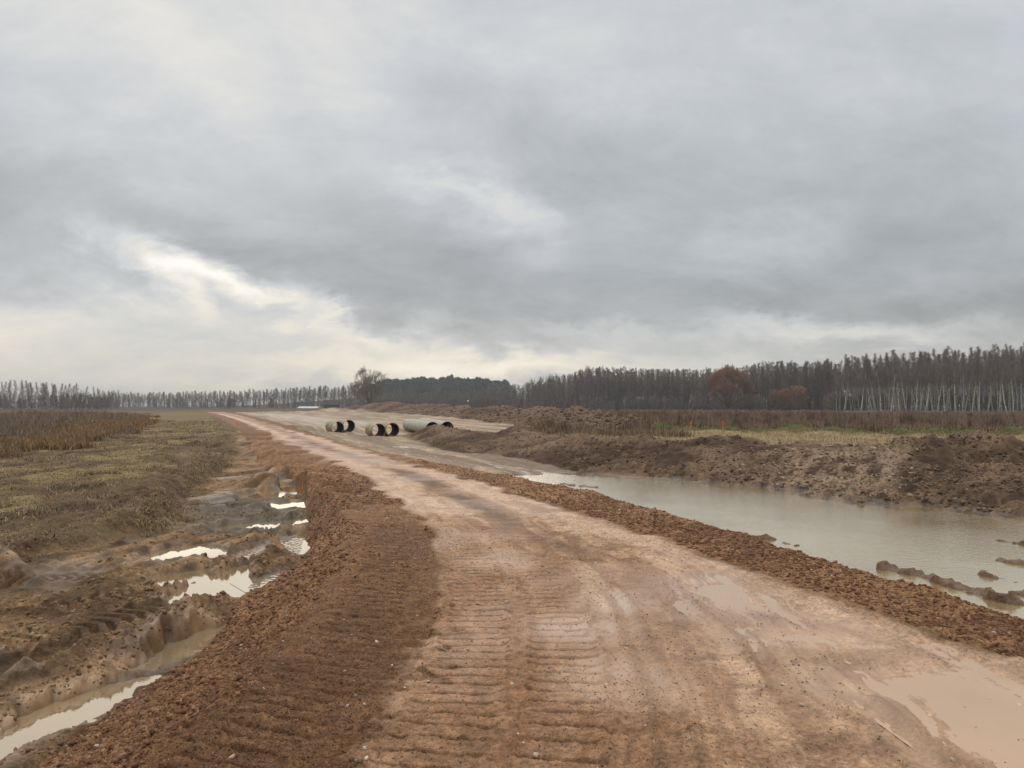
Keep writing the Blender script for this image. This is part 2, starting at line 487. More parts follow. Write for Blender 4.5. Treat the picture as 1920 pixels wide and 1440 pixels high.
# heap bottoms and scattered levels: (px, D, z)
SPOTS = [(560, 120, -.25), (700, 120, -.3), (640, 85, -.5), (800, 85, -.5), (900, 70, -.5), (960, 62, -.5), (580, 62, -.55), (700, 62, -.6), (800, 62, -.6), (760, 56, -.6), (900, 54, -.52), (1020, 50, -.45), (650, 50, -.55),
         (760, 38, -.6), (880, 33, -.62), (1000, 28, -.68), (700, 160, -.05), (600, 165, -.05), (500, 110, -.12), (500, 140, -.02),
         (1150, 45, 0), (1300, 45, 0), (1500, 45, 0), (1700, 42, 0), (1900, 42, 0), (2400, 42, 0), (3500, 30, 0), (6000, 20, 0),
         (1300, 70, 0), (1600, 80, 0), (1900, 80, 0), (2600, 80, 0), (1150, 120, .05), (1400, 150, 0), (2000, 150, 0), (3000, 150, 0), (1100, 200, .1), (850, 260, 0), (700, 260, 0),
         (0, 20, -.1), (200, 20, -.08), (350, 30, -.05), (200, 40, 0), (0, 40, 0), (-400, 20, 0), (-400, 60, 0), (300, 60, 0), (360, 80, 0), (200, 100, .1), (0, 80, .1), (-600, 100, .1), (300, 150, 0), (0, 200, 0), (-800, 200, 0),
         (250, 8, -.42), (100, 9, -.4), (0, 11, -.4), (-200, 9, -.42), (-200, 6, -.45), (-600, 9, -.4), (-600, 5, -.5), (-900, 3.5, -.5), (-1500, 10, -.3), (-2500, 4, -.5),
         (450, 14, -.5), (430, 10.5, -.47), (420, 20, -.45), (1700, 12, -1.1), (1900, 10, -1.1), (2300, 10, -1.1), (3000, 8, -1.1), (1400, 18, -1.05), (4000, 7, -1.1),
         (1100, 27, -.72)]
pts = []
for l in LINES:
    l = np.asarray(l)
    keep = [0]
    for i in range(1, len(l)):
        a, b = l[keep[-1]], l[i]
        if abs(math.atan2(a[0], a[1]) - math.atan2(b[0], b[1])) + abs(math.log(math.hypot(*a[:2]) / math.hypot(*b[:2]))) > 0.012: keep.append(i)
    pts += [tuple(l[i, :3]) for i in keep]
pts += [PD(px, D) + (z,) for px, D, z in SPOTS]
for D, z in ((330, -.3), (600, -.5)):
    for a in range(-60, 61, 12): pts.append((D * math.sin(R(a)), D * math.cos(R(a)), z))
for D, z in ((3000, -2),):
    for a in range(-180, 180, 15): pts.append((D * math.sin(R(a)), D * math.cos(R(a)), z))
for D, z in ((2.0, 0), (10, 0), (100, 0)):
    for a in list(range(-180, -80, 12)) + list(range(84, 181, 12)): pts.append((D * math.sin(R(a)), D * math.cos(R(a)), z if D > 2 else (0 if abs(a) > 0 else 0)))
for px, D, z in ((640, 2.0, 0), (960, 1.4, 0), (1600, 1.4, 0), (200, 1.9, 0)): pts.append(PD(px, D) + (z,))

# ------------------------------------------------------------------ the terrain grid (fine where one stands, coarser away)
TH_F = 0.80
th = np.concatenate([np.linspace(-math.pi, -TH_F, 90, endpoint=False), np.arange(-TH_F, TH_F, 0.00122), np.linspace(TH_F, math.pi, 91)])
rs = [1.2]
while rs[-1] < 3000:
    r = rs[-1]
    rs.append(r * (1 + (0.0022 if r < 9 else 0.0036 if r < 90 else 0.007 if r < 260 else 0.05)) if r > 2.6 else r * 1.02)
rr = np.array(rs)
NT, NR = len(th), len(rr)
lr = np.log(rr)
pts = [(math.atan2(x, y), math.log(max(math.hypot(x, y), 0.3)), z) for x, y, z in pts]
ext = []
for t, l, z in pts:                                     # wrap round the back
    if t > 2.4: ext.append((t - 2 * math.pi, l, z))
    if t < -2.4: ext.append((t + 2 * math.pi, l, z))
pts = pts + ext
pa = np.array(pts)
res = delaunay_2d_cdt([Vector((p[0], p[1])) for p in pts], [], [], 0, 1e-5)
vo, fo, orig = res[0], res[2], res[3]
vz = [pa[o[0], 2] if len(o) else 0.0 for o in orig]
Z = np.zeros((NR, NT), f32)
for tri in fo:
    (x0, y0), (x1, y1), (x2, y2) = [vo[i][:] for i in tri]
    i0, i1 = np.searchsorted(th, (min(x0, x1, x2), max(x0, x1, x2) + 1e-9))
    j0, j1 = np.searchsorted(lr, (min(y0, y1, y2), max(y0, y1, y2) + 1e-9))
    i0 = max(i0 - 1, 0); j0 = max(j0 - 1, 0); i1 = min(i1 + 1, NT); j1 = min(j1 + 1, NR)
    if i1 <= i0 or j1 <= j0: continue
    gx, gy = np.meshgrid(th[i0:i1], lr[j0:j1])
    den = (y1 - y2) * (x0 - x2) + (x2 - x1) * (y0 - y2)
    if abs(den) < 1e-12: continue
    a = ((y1 - y2) * (gx - x2) + (x2 - x1) * (gy - y2)) / den
    b = ((y2 - y0) * (gx - x2) + (x0 - x2) * (gy - y2)) / den
    c = 1 - a - b
    m = (a >= -1e-6) & (b >= -1e-6) & (c >= -1e-6)
    zz = a * vz[tri[0]] + b * vz[tri[1]] + c * vz[tri[2]]
    sub = Z[j0:j1, i0:i1]; sub[m] = zz[m]
for _ in range(7):
    Z[1:-1] = (Z[:-2] + 2 * Z[1:-1] + Z[2:]) / 4
    Z[:, 1:-1] = (Z[:, :-2] + 2 * Z[:, 1:-1] + Z[:, 2:]) / 4
TH, RR = np.meshgrid(th, rr)
X = (RR * np.sin(TH)).astype(f32).ravel(); Y = (RR * np.cos(TH)).astype(f32).ravel()
Z = Z.ravel(); RD = RR.astype(f32).ravel()
CELL = np.where(RD < 9, np.maximum(.0026 * RD, .009), 0.0045 * RD) * np.where(np.abs(TH.ravel()) > TH_F, 20, 1)
CELL = np.where(RD > 90, RD * .008, CELL).astype(f32)
# rise of the pine hill beyond the site
Z += 16 * np.exp(-(((X + 90) / 150) ** 2 + ((Y - 900) / 170) ** 2))
print('grid', NT, NR, len(X), 'tin', len(fo), round(time.time() - T0, 1))

# ------------------------------------------------------------------ zones
w1 = fbm(X, Y, 1.2, 4, 11, 0.6, CELL)         # edge wander, metres
w2 = fbm(X, Y, 6.0, 3, 31, 0.6)
NEAR = X * 0 + 1


def ring(*parts):
    return np.vstack([np.asarray(p)[:, :2] for p in parts])


dL0, sL0 = dist_line(X, Y, L0)
dR0, _ = dist_line(X, Y, R0)
dLC, _ = dist_line(X, Y, LC)
dLF, sLF = dist_line(X, Y, LF)
dRC, _ = dist_line(X, Y, RC)
# lines run from far to near: + is to the traveller's right = west (left in the photo)
front = (np.abs(TH.ravel()) < 1.35) & (RD > 2.0)
road_lim = (Y < 190)
wob = w1 * np.clip(RD / 90, .08, .5)
n_pre = fbm(X, Y, .25, 4, 41, .7, CELL)
road = smooth(-.10 - .12 * (RD < 9), .10 + .12 * (RD < 9), -dL0 + wob * 1.2 - n_pre * .28 * smooth(9, 4.5, RD)) * smooth(-.12, .12, dR0 + wob * 1.3) * road_lim
left = dL0 > 0
nearmix = smooth(9, 4.5, RD) * (n_pre * .28)
emb_l = smooth(-.06, .06, -dLF + wob * .35) * (dL0 > -3) * smooth(-.1 - .12 * (RD < 9), .1 + .12 * (RD < 9), dL0 - wob + nearmix) * road_lim * (Y > -3)
emb_r = smooth(-.05, .05, -dR0) * smooth(-.25, .1, dRC + 1.0 + wob * .5) * road_lim * (Y > -2)
emb_r = np.clip(emb_r - road, 0, 1); emb_l = np.clip(emb_l - road, 0, 1)
grass_poly = ring(GB, [(-60, -10), (-400, 30), (-400, 190), P(388, 773.6)], )
mud_poly = ring(GB[::-1], [P(440, 845, -.35)], LF[8:], [(-6, -2), (-60, -10)])
g_sd = poly_sd(X, Y, grass_poly, 3.0)
m_sd = poly_sd(X, Y, mud_poly, 3.0)
grass = smooth(-.5, .35, g_sd + w1 * .7) * (1 - emb_l) * (dLF > 0)
mud = smooth(-.25, .1, m_sd + w1 * .2) * (1 - emb_l) * (1 - grass)
# excavation floor
floor_poly = ring(XF, [P(1080, 820, -.45)], BF[::-1][-1:], BF, PF[:1], RC[::-1][10:])
fl_sd = poly_sd(X, Y, ring(XF, CR[16:0:-1], BF, [P(1085, 889, -.75)], [P(1120, 899, -.75), P(1060, 912, 0)], RC[28::-1]), 4.0)
floor = smooth(-.4, .4, fl_sd + w1 * .5) * (1 - emb_r) * (1 - road)
bank_poly = ring(BF, PF, [PD(4200, 15)], c2[::-1] if False else CR[::-1])
b_sd = poly_sd(X, Y, bank_poly, 3.0)
bank2_sd = poly_sd(X, Y, ring(shift_r(c2, 2.6, 0), c2[::-1]), 3.0)
bank = np.maximum(smooth(-.3, .2, b_sd + w1 * .4), smooth(-.4, .3, bank2_sd + w1 * .8))
xb_sd = poly_sd(X, Y, ring(XF, [P(1100, 817, -.2)], shift_r(XC[::-1], 6.0, 0)), 4.0)
xbank = smooth(-.5, .5, xb_sd + w1 * .7 + w2 * .8) * (1 - bank)
floor = floor * (1 - bank) * (1 - xbank)
pond_sd = poly_sd(X, Y, ring(PF, [PD(4200, 6), PD(3400, 2.5)], RC[::-1][:44]), 3.0)

# ------------------------------------------------------------------ relief
H = np.zeros_like(X)
n_f = fbm(X, Y, .30, 6, 51, .68, CELL)
n_m = fbm(X, Y, 1.6, 4, 71, .55, CELL)
n_l = fbm(X, Y, 7.0, 3, 91, .5)
print('noise', round(time.time() - T0, 1))
nearm = RD < 45
idx = np.nonzero(nearm & (np.abs(TH.ravel()) < TH_F))[0]
clod_a = np.zeros_like(X); clod_b = np.zeros_like(X); clod_id = np.zeros_like(X)
wx, wy = X[idx] + .035 * perlin(X[idx] * 16, Y[idx] * 16, 4) + .012 * perlin(X[idx] * 50, Y[idx] * 50, 6), Y[idx] + .035 * perlin(X[idx] * 16, Y[idx] * 16, 5) + .012 * perlin(X[idx] * 50, Y[idx] * 50, 7)
d1, id1 = worley(wx, wy, .075, 3, True); d2 = worley(wx, wy, .032, 13)
fa = np.clip(.075 / (1.6 * CELL[idx]) - .3, 0, 1); fb = np.clip(.032 / (1.6 * CELL[idx]) - .3, 0, 1)
clod_a[idx] = np.clip(1.15 - d1 / .6, 0, 1) ** .8 * fa * (id1 ** 2.6); clod_b[idx] = np.clip(1.1 - d2 / .6, 0, 1) * fb
clod_id[idx] = id1
d3, id3 = worley(X + .22 * n_f, Y + .22 * perlin(X * 4, Y * 4, 8), .38, 23, True)
lump = np.clip(1.1 - d3 / .7, 0, 1) * (id3 ** 2.2)
billow = (np.abs(fbm(X, Y, .55, 5, 61, .6, CELL)) * 2 - .5)
lump = lump * np.clip(.38 / (2 * CELL) - .2, 0, 1)
print('worley', round(time.time() - T0, 1))

patch = fbm(X, Y, 2.4, 4, 131, .55, CELL)
emb = np.clip(emb_l + emb_r, 0, 1)
flatb = smooth(1.25, .75, np.abs(dL0 - .0) + .3 * n_m) * smooth(16, 11, RD)
emr = emb * (1 - .8 * flatb * (dL0 > 0)) * (1 - .35 * emb_r)
H += emb * flatb * (n_f * .007 + clod_b * .009)
H += emr * (clod_a * .022 + clod_b * .010 + n_f * .026 + lump * .03 * smooth(-.2, .3, patch) + n_m * .025)
H += emb_l * .05 * np.exp(-((dLC) / .45) ** 2) * (RD < 60)                 # rim of the gravel shoulder
H += emb_r * .035 * np.exp(-((dRC + .15) / .35) ** 2) * (RD < 60) * (1 + n_m)
H += road * (n_f * .0075 + clod_b * .007 * smooth(-.2, .3, patch) + clod_a * .012 * smooth(.15, .5, patch) + n_m * .010)
ua, wa = X * .30 + Y * .954, X * .954 - Y * .30
an1 = fbm(wa, ua * .16, .45, 4, 511, .55); an2 = 1 - 2 * np.abs(fbm(wa + .1 * n_m, ua * .10, .8, 3, 521, .5))
H_keep = H.copy()
H += mud * (an1 * .040 + smooth(.2, .95, an2) * .045 - .018)
H += mud * (n_f * .020 + n_m * .014 - billow * .010 + clod_a * .026 * smooth(-.3, .2, patch + an1) + clod_b * .012 + lump * .03 * smooth(0, .4, patch))
mudn = H - H_keep
H += grass * (n_f * .03 + n_m * .05 + lump * .06 * smooth(0, .4, patch) + n_l * .05)
d_, _ = dist_line(X, Y, GB, 6.0)
H += grass * smooth(1.8, .3, np.abs(d_)) * (lump * .10 + n_f * .05 - billow * .05)
H += floor * (n_f * .03 + n_m * .04 + .07 * fbm((X * .92 + Y * .39) * 1.1, (X * .39 - Y * .92) * .05, 1.0, 4, 351, .6))
tan_sd = poly_sd(X, Y, [P(a, b, c) for a, b, c in [(1440, 905, -.6), (1480, 850, 0), (1560, 842, .2), (1640, 845, .2), (1690, 870, 0), (1640, 930, -.6), (1560, 925, -.6)]], 3)
brg = 1 - .35 * smooth(-.6, .4, tan_sd)
H += bank * brg * (n_f * .06 + n_m * .13 - billow * .11 + lump * .10 + clod_a * .02 + n_l * .10)
H += xbank * (n_f * .08 + n_m * .28 - billow * .14 + lump * .12 + n_l * .35)
rest = np.clip(1 - emb - road - mud - grass - floor - bank - xbank, 0, 1)
H += rest * (n_m * .05 + n_l * .05)

# streaks and wheel paths along the road
tl = np.clip(-dL0, -6, 12)
streak = fbm(tl * 5 + w1 * .4, sL0 * .22, 1.0, 4, 171, .6)
streak2 = fbm(tl * 1.3, sL0 * .06, 1.0, 3, 191, .6)
H += road * streak * .020 * smooth(1.8, 2.6, -dL0) * np.clip(12 / RD, .3, 1)
# crawler tracks: cleat prints across the travel direction
cleat = np.zeros_like(X)
chain = sL0 + w1 * .006
for (c0, hw, s0, s1, ph) in ((-.55, .27, 0, 14, 0), (.36, .27, 0, 12, .4), (.98, .24, 0, 10, .9), (-1.2, .25, 0, 9, .6)):
    endS = sL0.max()
    dd = np.abs(-dL0 - c0 - .03 * n_m)
    band = smooth(hw + .04, hw - .05, dd) * smooth(s1, s1 * .55, RD)
    cyc = (chain + .012 * n_f + ph) / .150
    tri = np.abs((cyc % 1) - .5) * 2
    cl_ = smooth(.10, .26, tri + .10 * perlin(X * 9, Y * 9, 77))
    H += band * ((cl_ - .85) * (.023 if c0 > 0 else .044) * (.6 + .8 * np.clip(patch + .3, 0, 1)) + (1 - cl_) * clod_b * .014 - road * n_f * .005)
    cleat = np.maximum(cleat, band * (1 - cl_))
    edge = np.exp(-((dd - hw) / .045) ** 2) * smooth(s1, s1 * .55, RD)
    H += edge * .012 * (1 + 2 * n_f) * (c0 > -.3) + edge * .0
rutc = np.zeros_like(X)
for (c0, w_, dp, n_w_) in ((1.55, .05, .012, .10), (2.05, .07, .014, .16), (2.35, .04, .010, .12), (2.75, .06, .014, .14), (3.1, .05, .010, .12), (3.55, .08, .012, .18), (4.1, .06, .012, .16), (4.6, .05, .010, .12)):
    off = c0 + n_w_ * fbm(sL0 * .25 + c0 * 7, sL0 * 0 + c0, 1.0, 2, 601) * 2
    dd = np.abs(-dL0 - off); gate = smooth(-.25, .25, fbm(sL0 * .5, dL0 * 0 + c0 * 3, 1.0, 3, 611) + .3 * patch) * road * smooth(30, 12, RD)
    g = np.exp(-(dd / w_) ** 2) * gate; H -= g * dp; H += np.exp(-((dd - w_ * 2) / (w_ * .8)) ** 2) * gate * dp * .7 * (1 + 1.5 * clod_b)
    rutc = np.maximum(rutc, np.exp(-((dd - w_ * 1.6) / w_) ** 2) * gate)
# shoulder ridges on the west side, two old machine passes
for (line, hw, pitch, amp) in (
        (pl([(560, 1075, -.35), (470, 1230, -.3), (330, 1440, -.25), (200, 1650, -.2)]), .24, .15, .022),):
    d_, s_ = dist_line(X, Y, line, 2.0)
    b_ = smooth(hw + .05, hw - .05, np.abs(d_)); tri = np.abs(((s_ / pitch) % 1) - .5) * 2
    H += b_ * (smooth(.25, .75, tri) - .5) * amp * emb_l

# western ditch: tyre prints with lugs, ruts, spoil ridge
lugw = np.zeros_like(X); lugp = np.zeros_like(X)
TYRES = [
    ([(-40, 1100, -.44), (100, 1092, -.44), (250, 1078, -.44), (390, 1052, -.44), (480, 1020, -.44), (560, 985, -.44)], .20, .13, .05, .55),
    ([(-60, 1150, -.44), (120, 1135, -.44), (260, 1112, -.44), (400, 1070, -.44), (470, 1030, -.44), (540, 960, -.44)], .22, .15, .055, -.5),
    ([(440, 1150, -.46), (500, 1080, -.46), (545, 1020, -.46), (575, 960, -.46)], .20, .12, .05, .5),
    ([(420, 1115, -.46), (455, 1060, -.46), (500, 1015, -.46), (520, 960, -.46)], .17, .12, .05, -.5),
    ([(-80, 1230, -.44), (120, 1190, -.44), (300, 1140, -.44)], .22, .17, .05, .5),
    ([(-50, 1060, -.44), (120, 1062, -.44), (260, 1052, -.44), (330, 1042, -.44)], .18, .15, .03, -.5)]
for pts_, hw, pitch, amp, skew in TYRES:
    d_, s_ = dist_line(X, Y, pl(pts_), 2.0)
    d_ = d_ + .03 * n_m; b_ = smooth(hw + .06, hw - .04, np.abs(d_)) * mud
    cyc = (s_ + np.abs(d_) * skew + .015 * n_f) / pitch; tri = np.abs((cyc % 1) - .5) * 2
    H -= mudn * b_ * .8 * (1 - lugw)
    lg = smooth(.3, .62, tri + .2 * n_f); lugp = np.maximum(lugp, lg * b_)
    H += b_ * ((lg - .5) * amp * 1.15 - .012)
    H += np.exp(-((np.abs(d_) - hw - .07) / .06) ** 2) * .03 * mud * (1 + 1.5 * n_f)
    lugw = np.maximum(lugw, b_)
WZ = -.535                                      # water level in the ditch
d_, s_ = dist_line(X, Y, pl([(-120, 1330, -.4), (20, 1275, -.4), (150, 1235, -.4), (260, 1195, -.4), (350, 1150, -.4)]), 2.0)
rid = np.exp(-(np.clip(d_, -9, 9) / np.where(d_ > 0, .24, .10)) ** 2) * smooth(-.05, .5, s_)
H += rid * (.17 + .05 * n_f + .04 * n_m) * mud
ridge_face = np.exp(-((d_ + .10) / .09) ** 2) * mud
d_, s_ = dist_line(X, Y, pl([(190, 1300, -.45), (290, 1270, -.45), (330, 1265, -.45)]), 2.0)
H += np.exp(-(d_ / .12) ** 2) * .06 * mud
d_, s_ = dist_line(X, Y, pl([(330, 1000, -.4), (400, 975, -.4), (480, 945, -.4), (540, 935, -.4)]), 3.0)
H += np.exp(-(d_ / .22) ** 2) * (.06 + .05 * n_f) * mud
d_, s_ = dist_line(X, Y, pl([(330, 1160, -.4), (380, 1142, -.4), (430, 1140, -.4)]), 2.0)
H += np.exp(-(d_ / .09) ** 2) * (.05 + .04 * n_f) * mud
PUD = [
    [(262, 1048), (330, 1027), (400, 1026), (425, 1034), (380, 1050), (300, 1054)],
    [(380, 1043), (440, 1040), (455, 1048), (400, 1054)],
    [(268, 1086), (330, 1078), (395, 1070), (372, 1086), (305, 1103)],
    [(312, 1134), (345, 1108), (400, 1082), (455, 1062), (462, 1108), (436, 1128), (408, 1134), (376, 1122), (340, 1140)],
    [(215, 1262), (250, 1245), (300, 1213), (360, 1186), (408, 1178), (425, 1172), (390, 1215), (330, 1240), (285, 1258), (240, 1262)],
    [(-90, 1440), (-30, 1395), (60, 1335), (130, 1308), (200, 1288), (292, 1268), (300, 1276), (240, 1312), (150, 1362), (40, 1412), (-30, 1460)],
    [(392, 994), (430, 986), (520, 980), (568, 973), (572, 986), (520, 992), (470, 990), (420, 998)],
    [(445, 930), (500, 918), (530, 923), (525, 937), (480, 940)],
    [(524, 909), (568, 911), (568, 927), (540, 927)], [(508, 942), (566, 941), (566, 953), (515, 955)],
    [(455, 906), (475, 908), (470, 915)], [(340, 985), (368, 980), (360, 988)],
    [(470, 1090), (500, 1082), (528, 1072), (500, 1096), (474, 1102)],
    [(440, 1045), (478, 1028), (500, 1018), (486, 1040), (452, 1056)], [(520, 1010), (560, 1006), (585, 1030), (570, 1046), (540, 1030)]]
water_near = np.zeros_like(X)
depth = Z + H
mz = mud > .3
flat_up = np.where(mud > .05, np.maximum(depth, WZ + .012 + .02 * n_f) - depth, 0) * smooth(.05, .5, mud)
H += flat_up
for i, pp in enumerate(PUD):
    s = poly_sd(X, Y, [P(a, b, WZ) for a, b in pp], .6)
    k = smooth(-.14, -.02, s - (.09 if i in (4, 5) else 0) + .06 * n_f + .04 * n_m)
    tgt = WZ - .05 - (0.02 if i == 4 else 0) + .062 * lugp * (i in (1, 12, 13, 14))
    H += (tgt - (Z + H)) * k
    water_near = np.maximum(water_near, smooth(-.35, .05, s))
# shallow muddy puddles on the road
RPUD = [
    ([(1283, 1092), (1330, 1083), (1385, 1097), (1440, 1125), (1480, 1150), (1400, 1152), (1330, 1148), (1295, 1120)]),
    ([(1410, 1188), (1480, 1172), (1560, 1180), (1670, 1212), (1660, 1226), (1560, 1222), (1450, 1208)]),
    ([(1640, 1250), (1760, 1225), (1880, 1260), (2000, 1320), (2060, 1440), (1900, 1450), (1760, 1380), (1700, 1320), (1560, 1290)]),
    ([(915, 1048), (945, 1040), (968, 1052), (945, 1062)]), ([(1145, 1080 + 45), (1165, 1122), (1175, 1130), (1150, 1134)]),
    ([(1050, 1178), (1075, 1170), (1105, 1176), (1080, 1186)]), ([(1120, 1270), (1150, 1262), (1190, 1290), (1150, 1300)])]
RW = []
slick = np.zeros_like(X); rimm = np.zeros_like(X); streak_p = fbm(np.clip(-dL0, -6, 12) * 5, sL0 * .22, 1.0, 3, 171, .6)
for pp in RPUD:
    poly = np.array([P(a, b, 0) for a, b in pp]); s = poly_sd(X, Y, poly, 1.0)
    big = len(pp) > 5
    k = smooth(-.02 if big else -.04, .16 if big else .03, s + (.12 if big else .03) * n_f + .20 * n_m + .16 * streak_p - (.05 if big else 0))
    rimm = np.maximum(rimm, smooth(-.5, -.12, s + .12 * n_m) * smooth(.06, -.06, s + .1 * n_m) * (len(pp) > 5))
    H += k * ((-.016 - (Z + H)) * .85) * (1.0 if len(pp) > 5 else .2)
    slick = np.maximum(slick, smooth(-.5, .0, s + .1 * n_m))
    RW.append(poly)
# the bank drops cleanly into the pond, with a few low mud bars standing out of the water
PZ = -.75
BARS = [([(1660, 1068), (1720, 1078), (1790, 1100), (1860, 1122), (1905, 1132)], .06, .16), ([(1845, 1078), (1900, 1090)], .05, .12), ([(1880, 1052), (1960, 1066)], .05, .14),
        ([(1870, 1013), (1930, 1022)], .05, .12), ([(1415, 1009), (1450, 1012)], .05, .10), ([(1462, 1018), (1490, 1022)], .045, .12), ([(1915, 1112), (1990, 1130)], .06, .2), ([(1940, 1085), (2080, 1110)], .06, .15),
        ([(1130, 889), (1200, 897)], .03, .3), ([(1060, 908), (1110, 914)], .06, .25)]
barw = np.zeros_like(X)
pcut = smooth(-.2, .4, pond_sd) * (1 - np.clip(emb + road, 0, 1))
H += np.where((pond_sd > 0) & (dRC < -1.1), np.minimum(Z + H, PZ - .06 - .2 * smooth(0, 1.5, pond_sd)) - (Z + H), 0) * smooth(0, .25, pond_sd)
for pp, up, w in BARS:
    d_, s_ = dist_line(X, Y, [P(a, b, PZ) for a, b in pp], 3.0)
    k = np.exp(-(d_ / w) ** 2); barw = np.maximum(barw, k)
    H += smooth(.25, .6, k) * ((PZ + up * (k * .8 - .35 + 1.9 * n_f + .5 * n_m + 1.0 * clod_a - .5 * billow)) * 1.0 - (Z + H))
# tracks over the spoil top and the far mound
for line, wid, dep in (
        (catmull([PD(1200, 33.5) + (0,), PD(1300, 31.5) + (0,), PD(1420, 30) + (0,), PD(1560, 28.5) + (0,)]), .22, .10),
        (catmull([PD(1190, 35) + (0,), PD(1300, 33) + (0,), PD(1430, 31.3) + (0,), PD(1560, 29.8) + (0,)]), .22, .10),
        (catmull([PD(1095, 66) + (0,), PD(1120, 72) + (0,), PD(1150, 78) + (0,), PD(1120, 95) + (0,), PD(1060, 108) + (0,)]), .5, .28),
        (catmull([PD(1150, 60) + (0,), PD(1180, 66) + (0,), PD(1190, 74) + (0,), PD(1160, 92) + (0,)]), .5, .28)):
    d_, s_ = dist_line(X, Y, line, 4.0)
    H += (np.exp(-((np.abs(d_) - 1.3) / wid) ** 2)) * -dep
# small extra heaps: px, D, base z handled by the terrain, height, radii
for px, D, h, rx, ry in ((1000, 45.5, .62, 1.35, 1.0), (1212, 33.2, .30, .45, .4), (1365, 32.2, .36, 2.0, .7), (1290, 33, .14, .6, .5), (1085, 37, .14, .35, .4), (1770, 24.4, .38, 1.2, .8), (1850, 23.2, .30, 1.0, .7), (1690, 24.2, .2, .8, .7), (1930, 22.2, .25, .9, .6), (1850, 24.4, .12, .7, .6), (812, 52, .18, 1.1, 1.0), (1610, 27, .12, .12, .15),
                         (1075, 88, .5, 4, 3), (1000, 100, .5, 5, 4), (720, 196, .7, 9, 6), (930, 128, .6, 6, 5), (560, 15.4, .0, 1, 1)):
    x0, y0 = PD(px, D)
    q = np.clip(1 - (((X - x0) / (rx * 1.6)) ** 2 + ((Y - y0) / (ry * 1.6)) ** 2), 0, 1)
    H += h * q ** 1.3 * (1 + .5 * n_f + .4 * n_m)
# green balk between stubble and weeds
BK = catmull([PD(1205, 56) + (0,), PD(1300, 53) + (0,), PD(1450, 50) + (0,), PD(1650, 46) + (0,), PD(1920, 43) + (0,), PD(2600, 38) + (0,)])
dBK, sBK = dist_line(X, Y, BK, 12.0)
H += np.exp(-(dBK / 1.6) ** 2) * (.30 + .18 * n_m + .1 * n_l)
Z = Z + H
print('relief', round(time.time() - T0, 1))

# ------------------------------------------------------------------ what the soil is made of (its own colour; light comes later)
C = np.zeros((len(X), 3), f32); WET = np.zeros_like(X)


def lay(mask, c):
    global C
    C += (np.asarray(c, f32) - C) * mask[:, None] if np.ndim(c) == 1 else (c - C) * mask[:, None]


def mixc(a, b, t):
    return np.asarray(a, f32)[None] * (1 - t[:, None]) + np.asarray(b, f32)[None] * t[:, None]


# base: rough brown field
C[:] = mixc((.105, .072, .045), (.15, .105, .06), smooth(-.5, .5, n_l + n_m * .5))
right_side = (X > (Y * -.25)) & (dRC < -1)
stub_m = smooth(-.5, .5, dBK - 1.6) * (Y < 60) * (Y > 10) * (X > 3) * right_side * (dist_line(X, Y, CR)[0] < -1.0)
lay(stub_m * (1 - bank), mixc((.17, .12, .065), (.25, .19, .105), smooth(-.4, .4, n_m)))
lay(np.exp(-((dBK + .2) / 1.5) ** 2) * (X > 4) * smooth(-.6, .3, n_m), (.075, .095, .028))
gf = smooth(0, 8, Y - 168) * smooth(0, 8, 245 - Y) * smooth(0, 10, X - Y * (1535 - 960) / 1450)
lay(gf, mixc((.10, .17, .035), (.15, .19, .05), smooth(-.5, .5, n_l)))
lay(smooth(0, 10, Y - 252), (.06, .045, .032))
# grass land, west
gcol = mixc((.110, .074, .042), (.218, .162, .082), smooth(-.25, .45, fbm(X, Y * .45, 2.2, 4, 211, .6, CELL) + .35 * n_l))
gcol = gcol * (1 - .45 * smooth(.1, .5, fbm(X, Y * .4, 1.0, 4, 221, .6, CELL)))[:, None]
lay(grass, gcol)
lay(grass * smooth(60, 120, RD) * .5, (.16, .125, .06))
d_, _ = dist_line(X, Y, GB, 6.0)
gedge = np.clip(smooth(1.9, .3, np.abs(d_) + .9 * n_m) * grass, 0, 1)
lay(gedge * .8, mixc((.085, .055, .036), (.15, .10, .06), smooth(-.4, .4, n_f)))
# ditch mud
mcol = mixc((.105, .061, .030), (.265, .165, .090), smooth(-.5, .5, an1 * .8 + .5 * n_m + .4 * patch))
mcol = mcol * (1 - .35 * smooth(.0, .5, n_f + clod_a * .6 - .1))[:, None]
lay(mud, mcol)
gray_sd = poly_sd(X, Y, [P(a, b, -.48) for a, b in [(330, 950), (430, 930), (560, 905), (578, 950), (570, 1000), (470, 990), (380, 1000)]], 1.5)
lay(mud * smooth(-.4, .3, gray_sd + .5 * n_m) * .75 * smooth(.1, .6, dLF), (.095, .085, .070))
lay(np.clip(ridge_face, 0, 1) * .8, (.24, .18, .115))
WET = np.maximum(WET, mud * (.18 + .35 * smooth(.1, .5, -patch)))
WET = np.maximum(WET, mud * water_near * .8)
wd = smooth(.05, .0, Z - WZ) * mud
C *= (1 - .25 * wd)[:, None]
# gravel shoulders
ecol = mixc((.125, .062, .028), (.27, .145, .072), smooth(-.6, .6, n_f * .7 + patch + (clod_id - .5) * 1.2))
lay(np.clip(emb * 1.2, 0, 1), ecol)
pale = emb_l * smooth(-.1, .5, -(-dL0 + 2.1) + .3 * n_m) * (RD < 14)
smo = emb_l * smooth(.1, .5, fbm(X, Y, .9, 3, 251, .5)) * .5
lay(smo * .7, (.27, .145, .075))
lay(emb * smooth(25, 90, RD) * .4, (.20, .105, .062))
WET = np.maximum(WET, emb * .22)
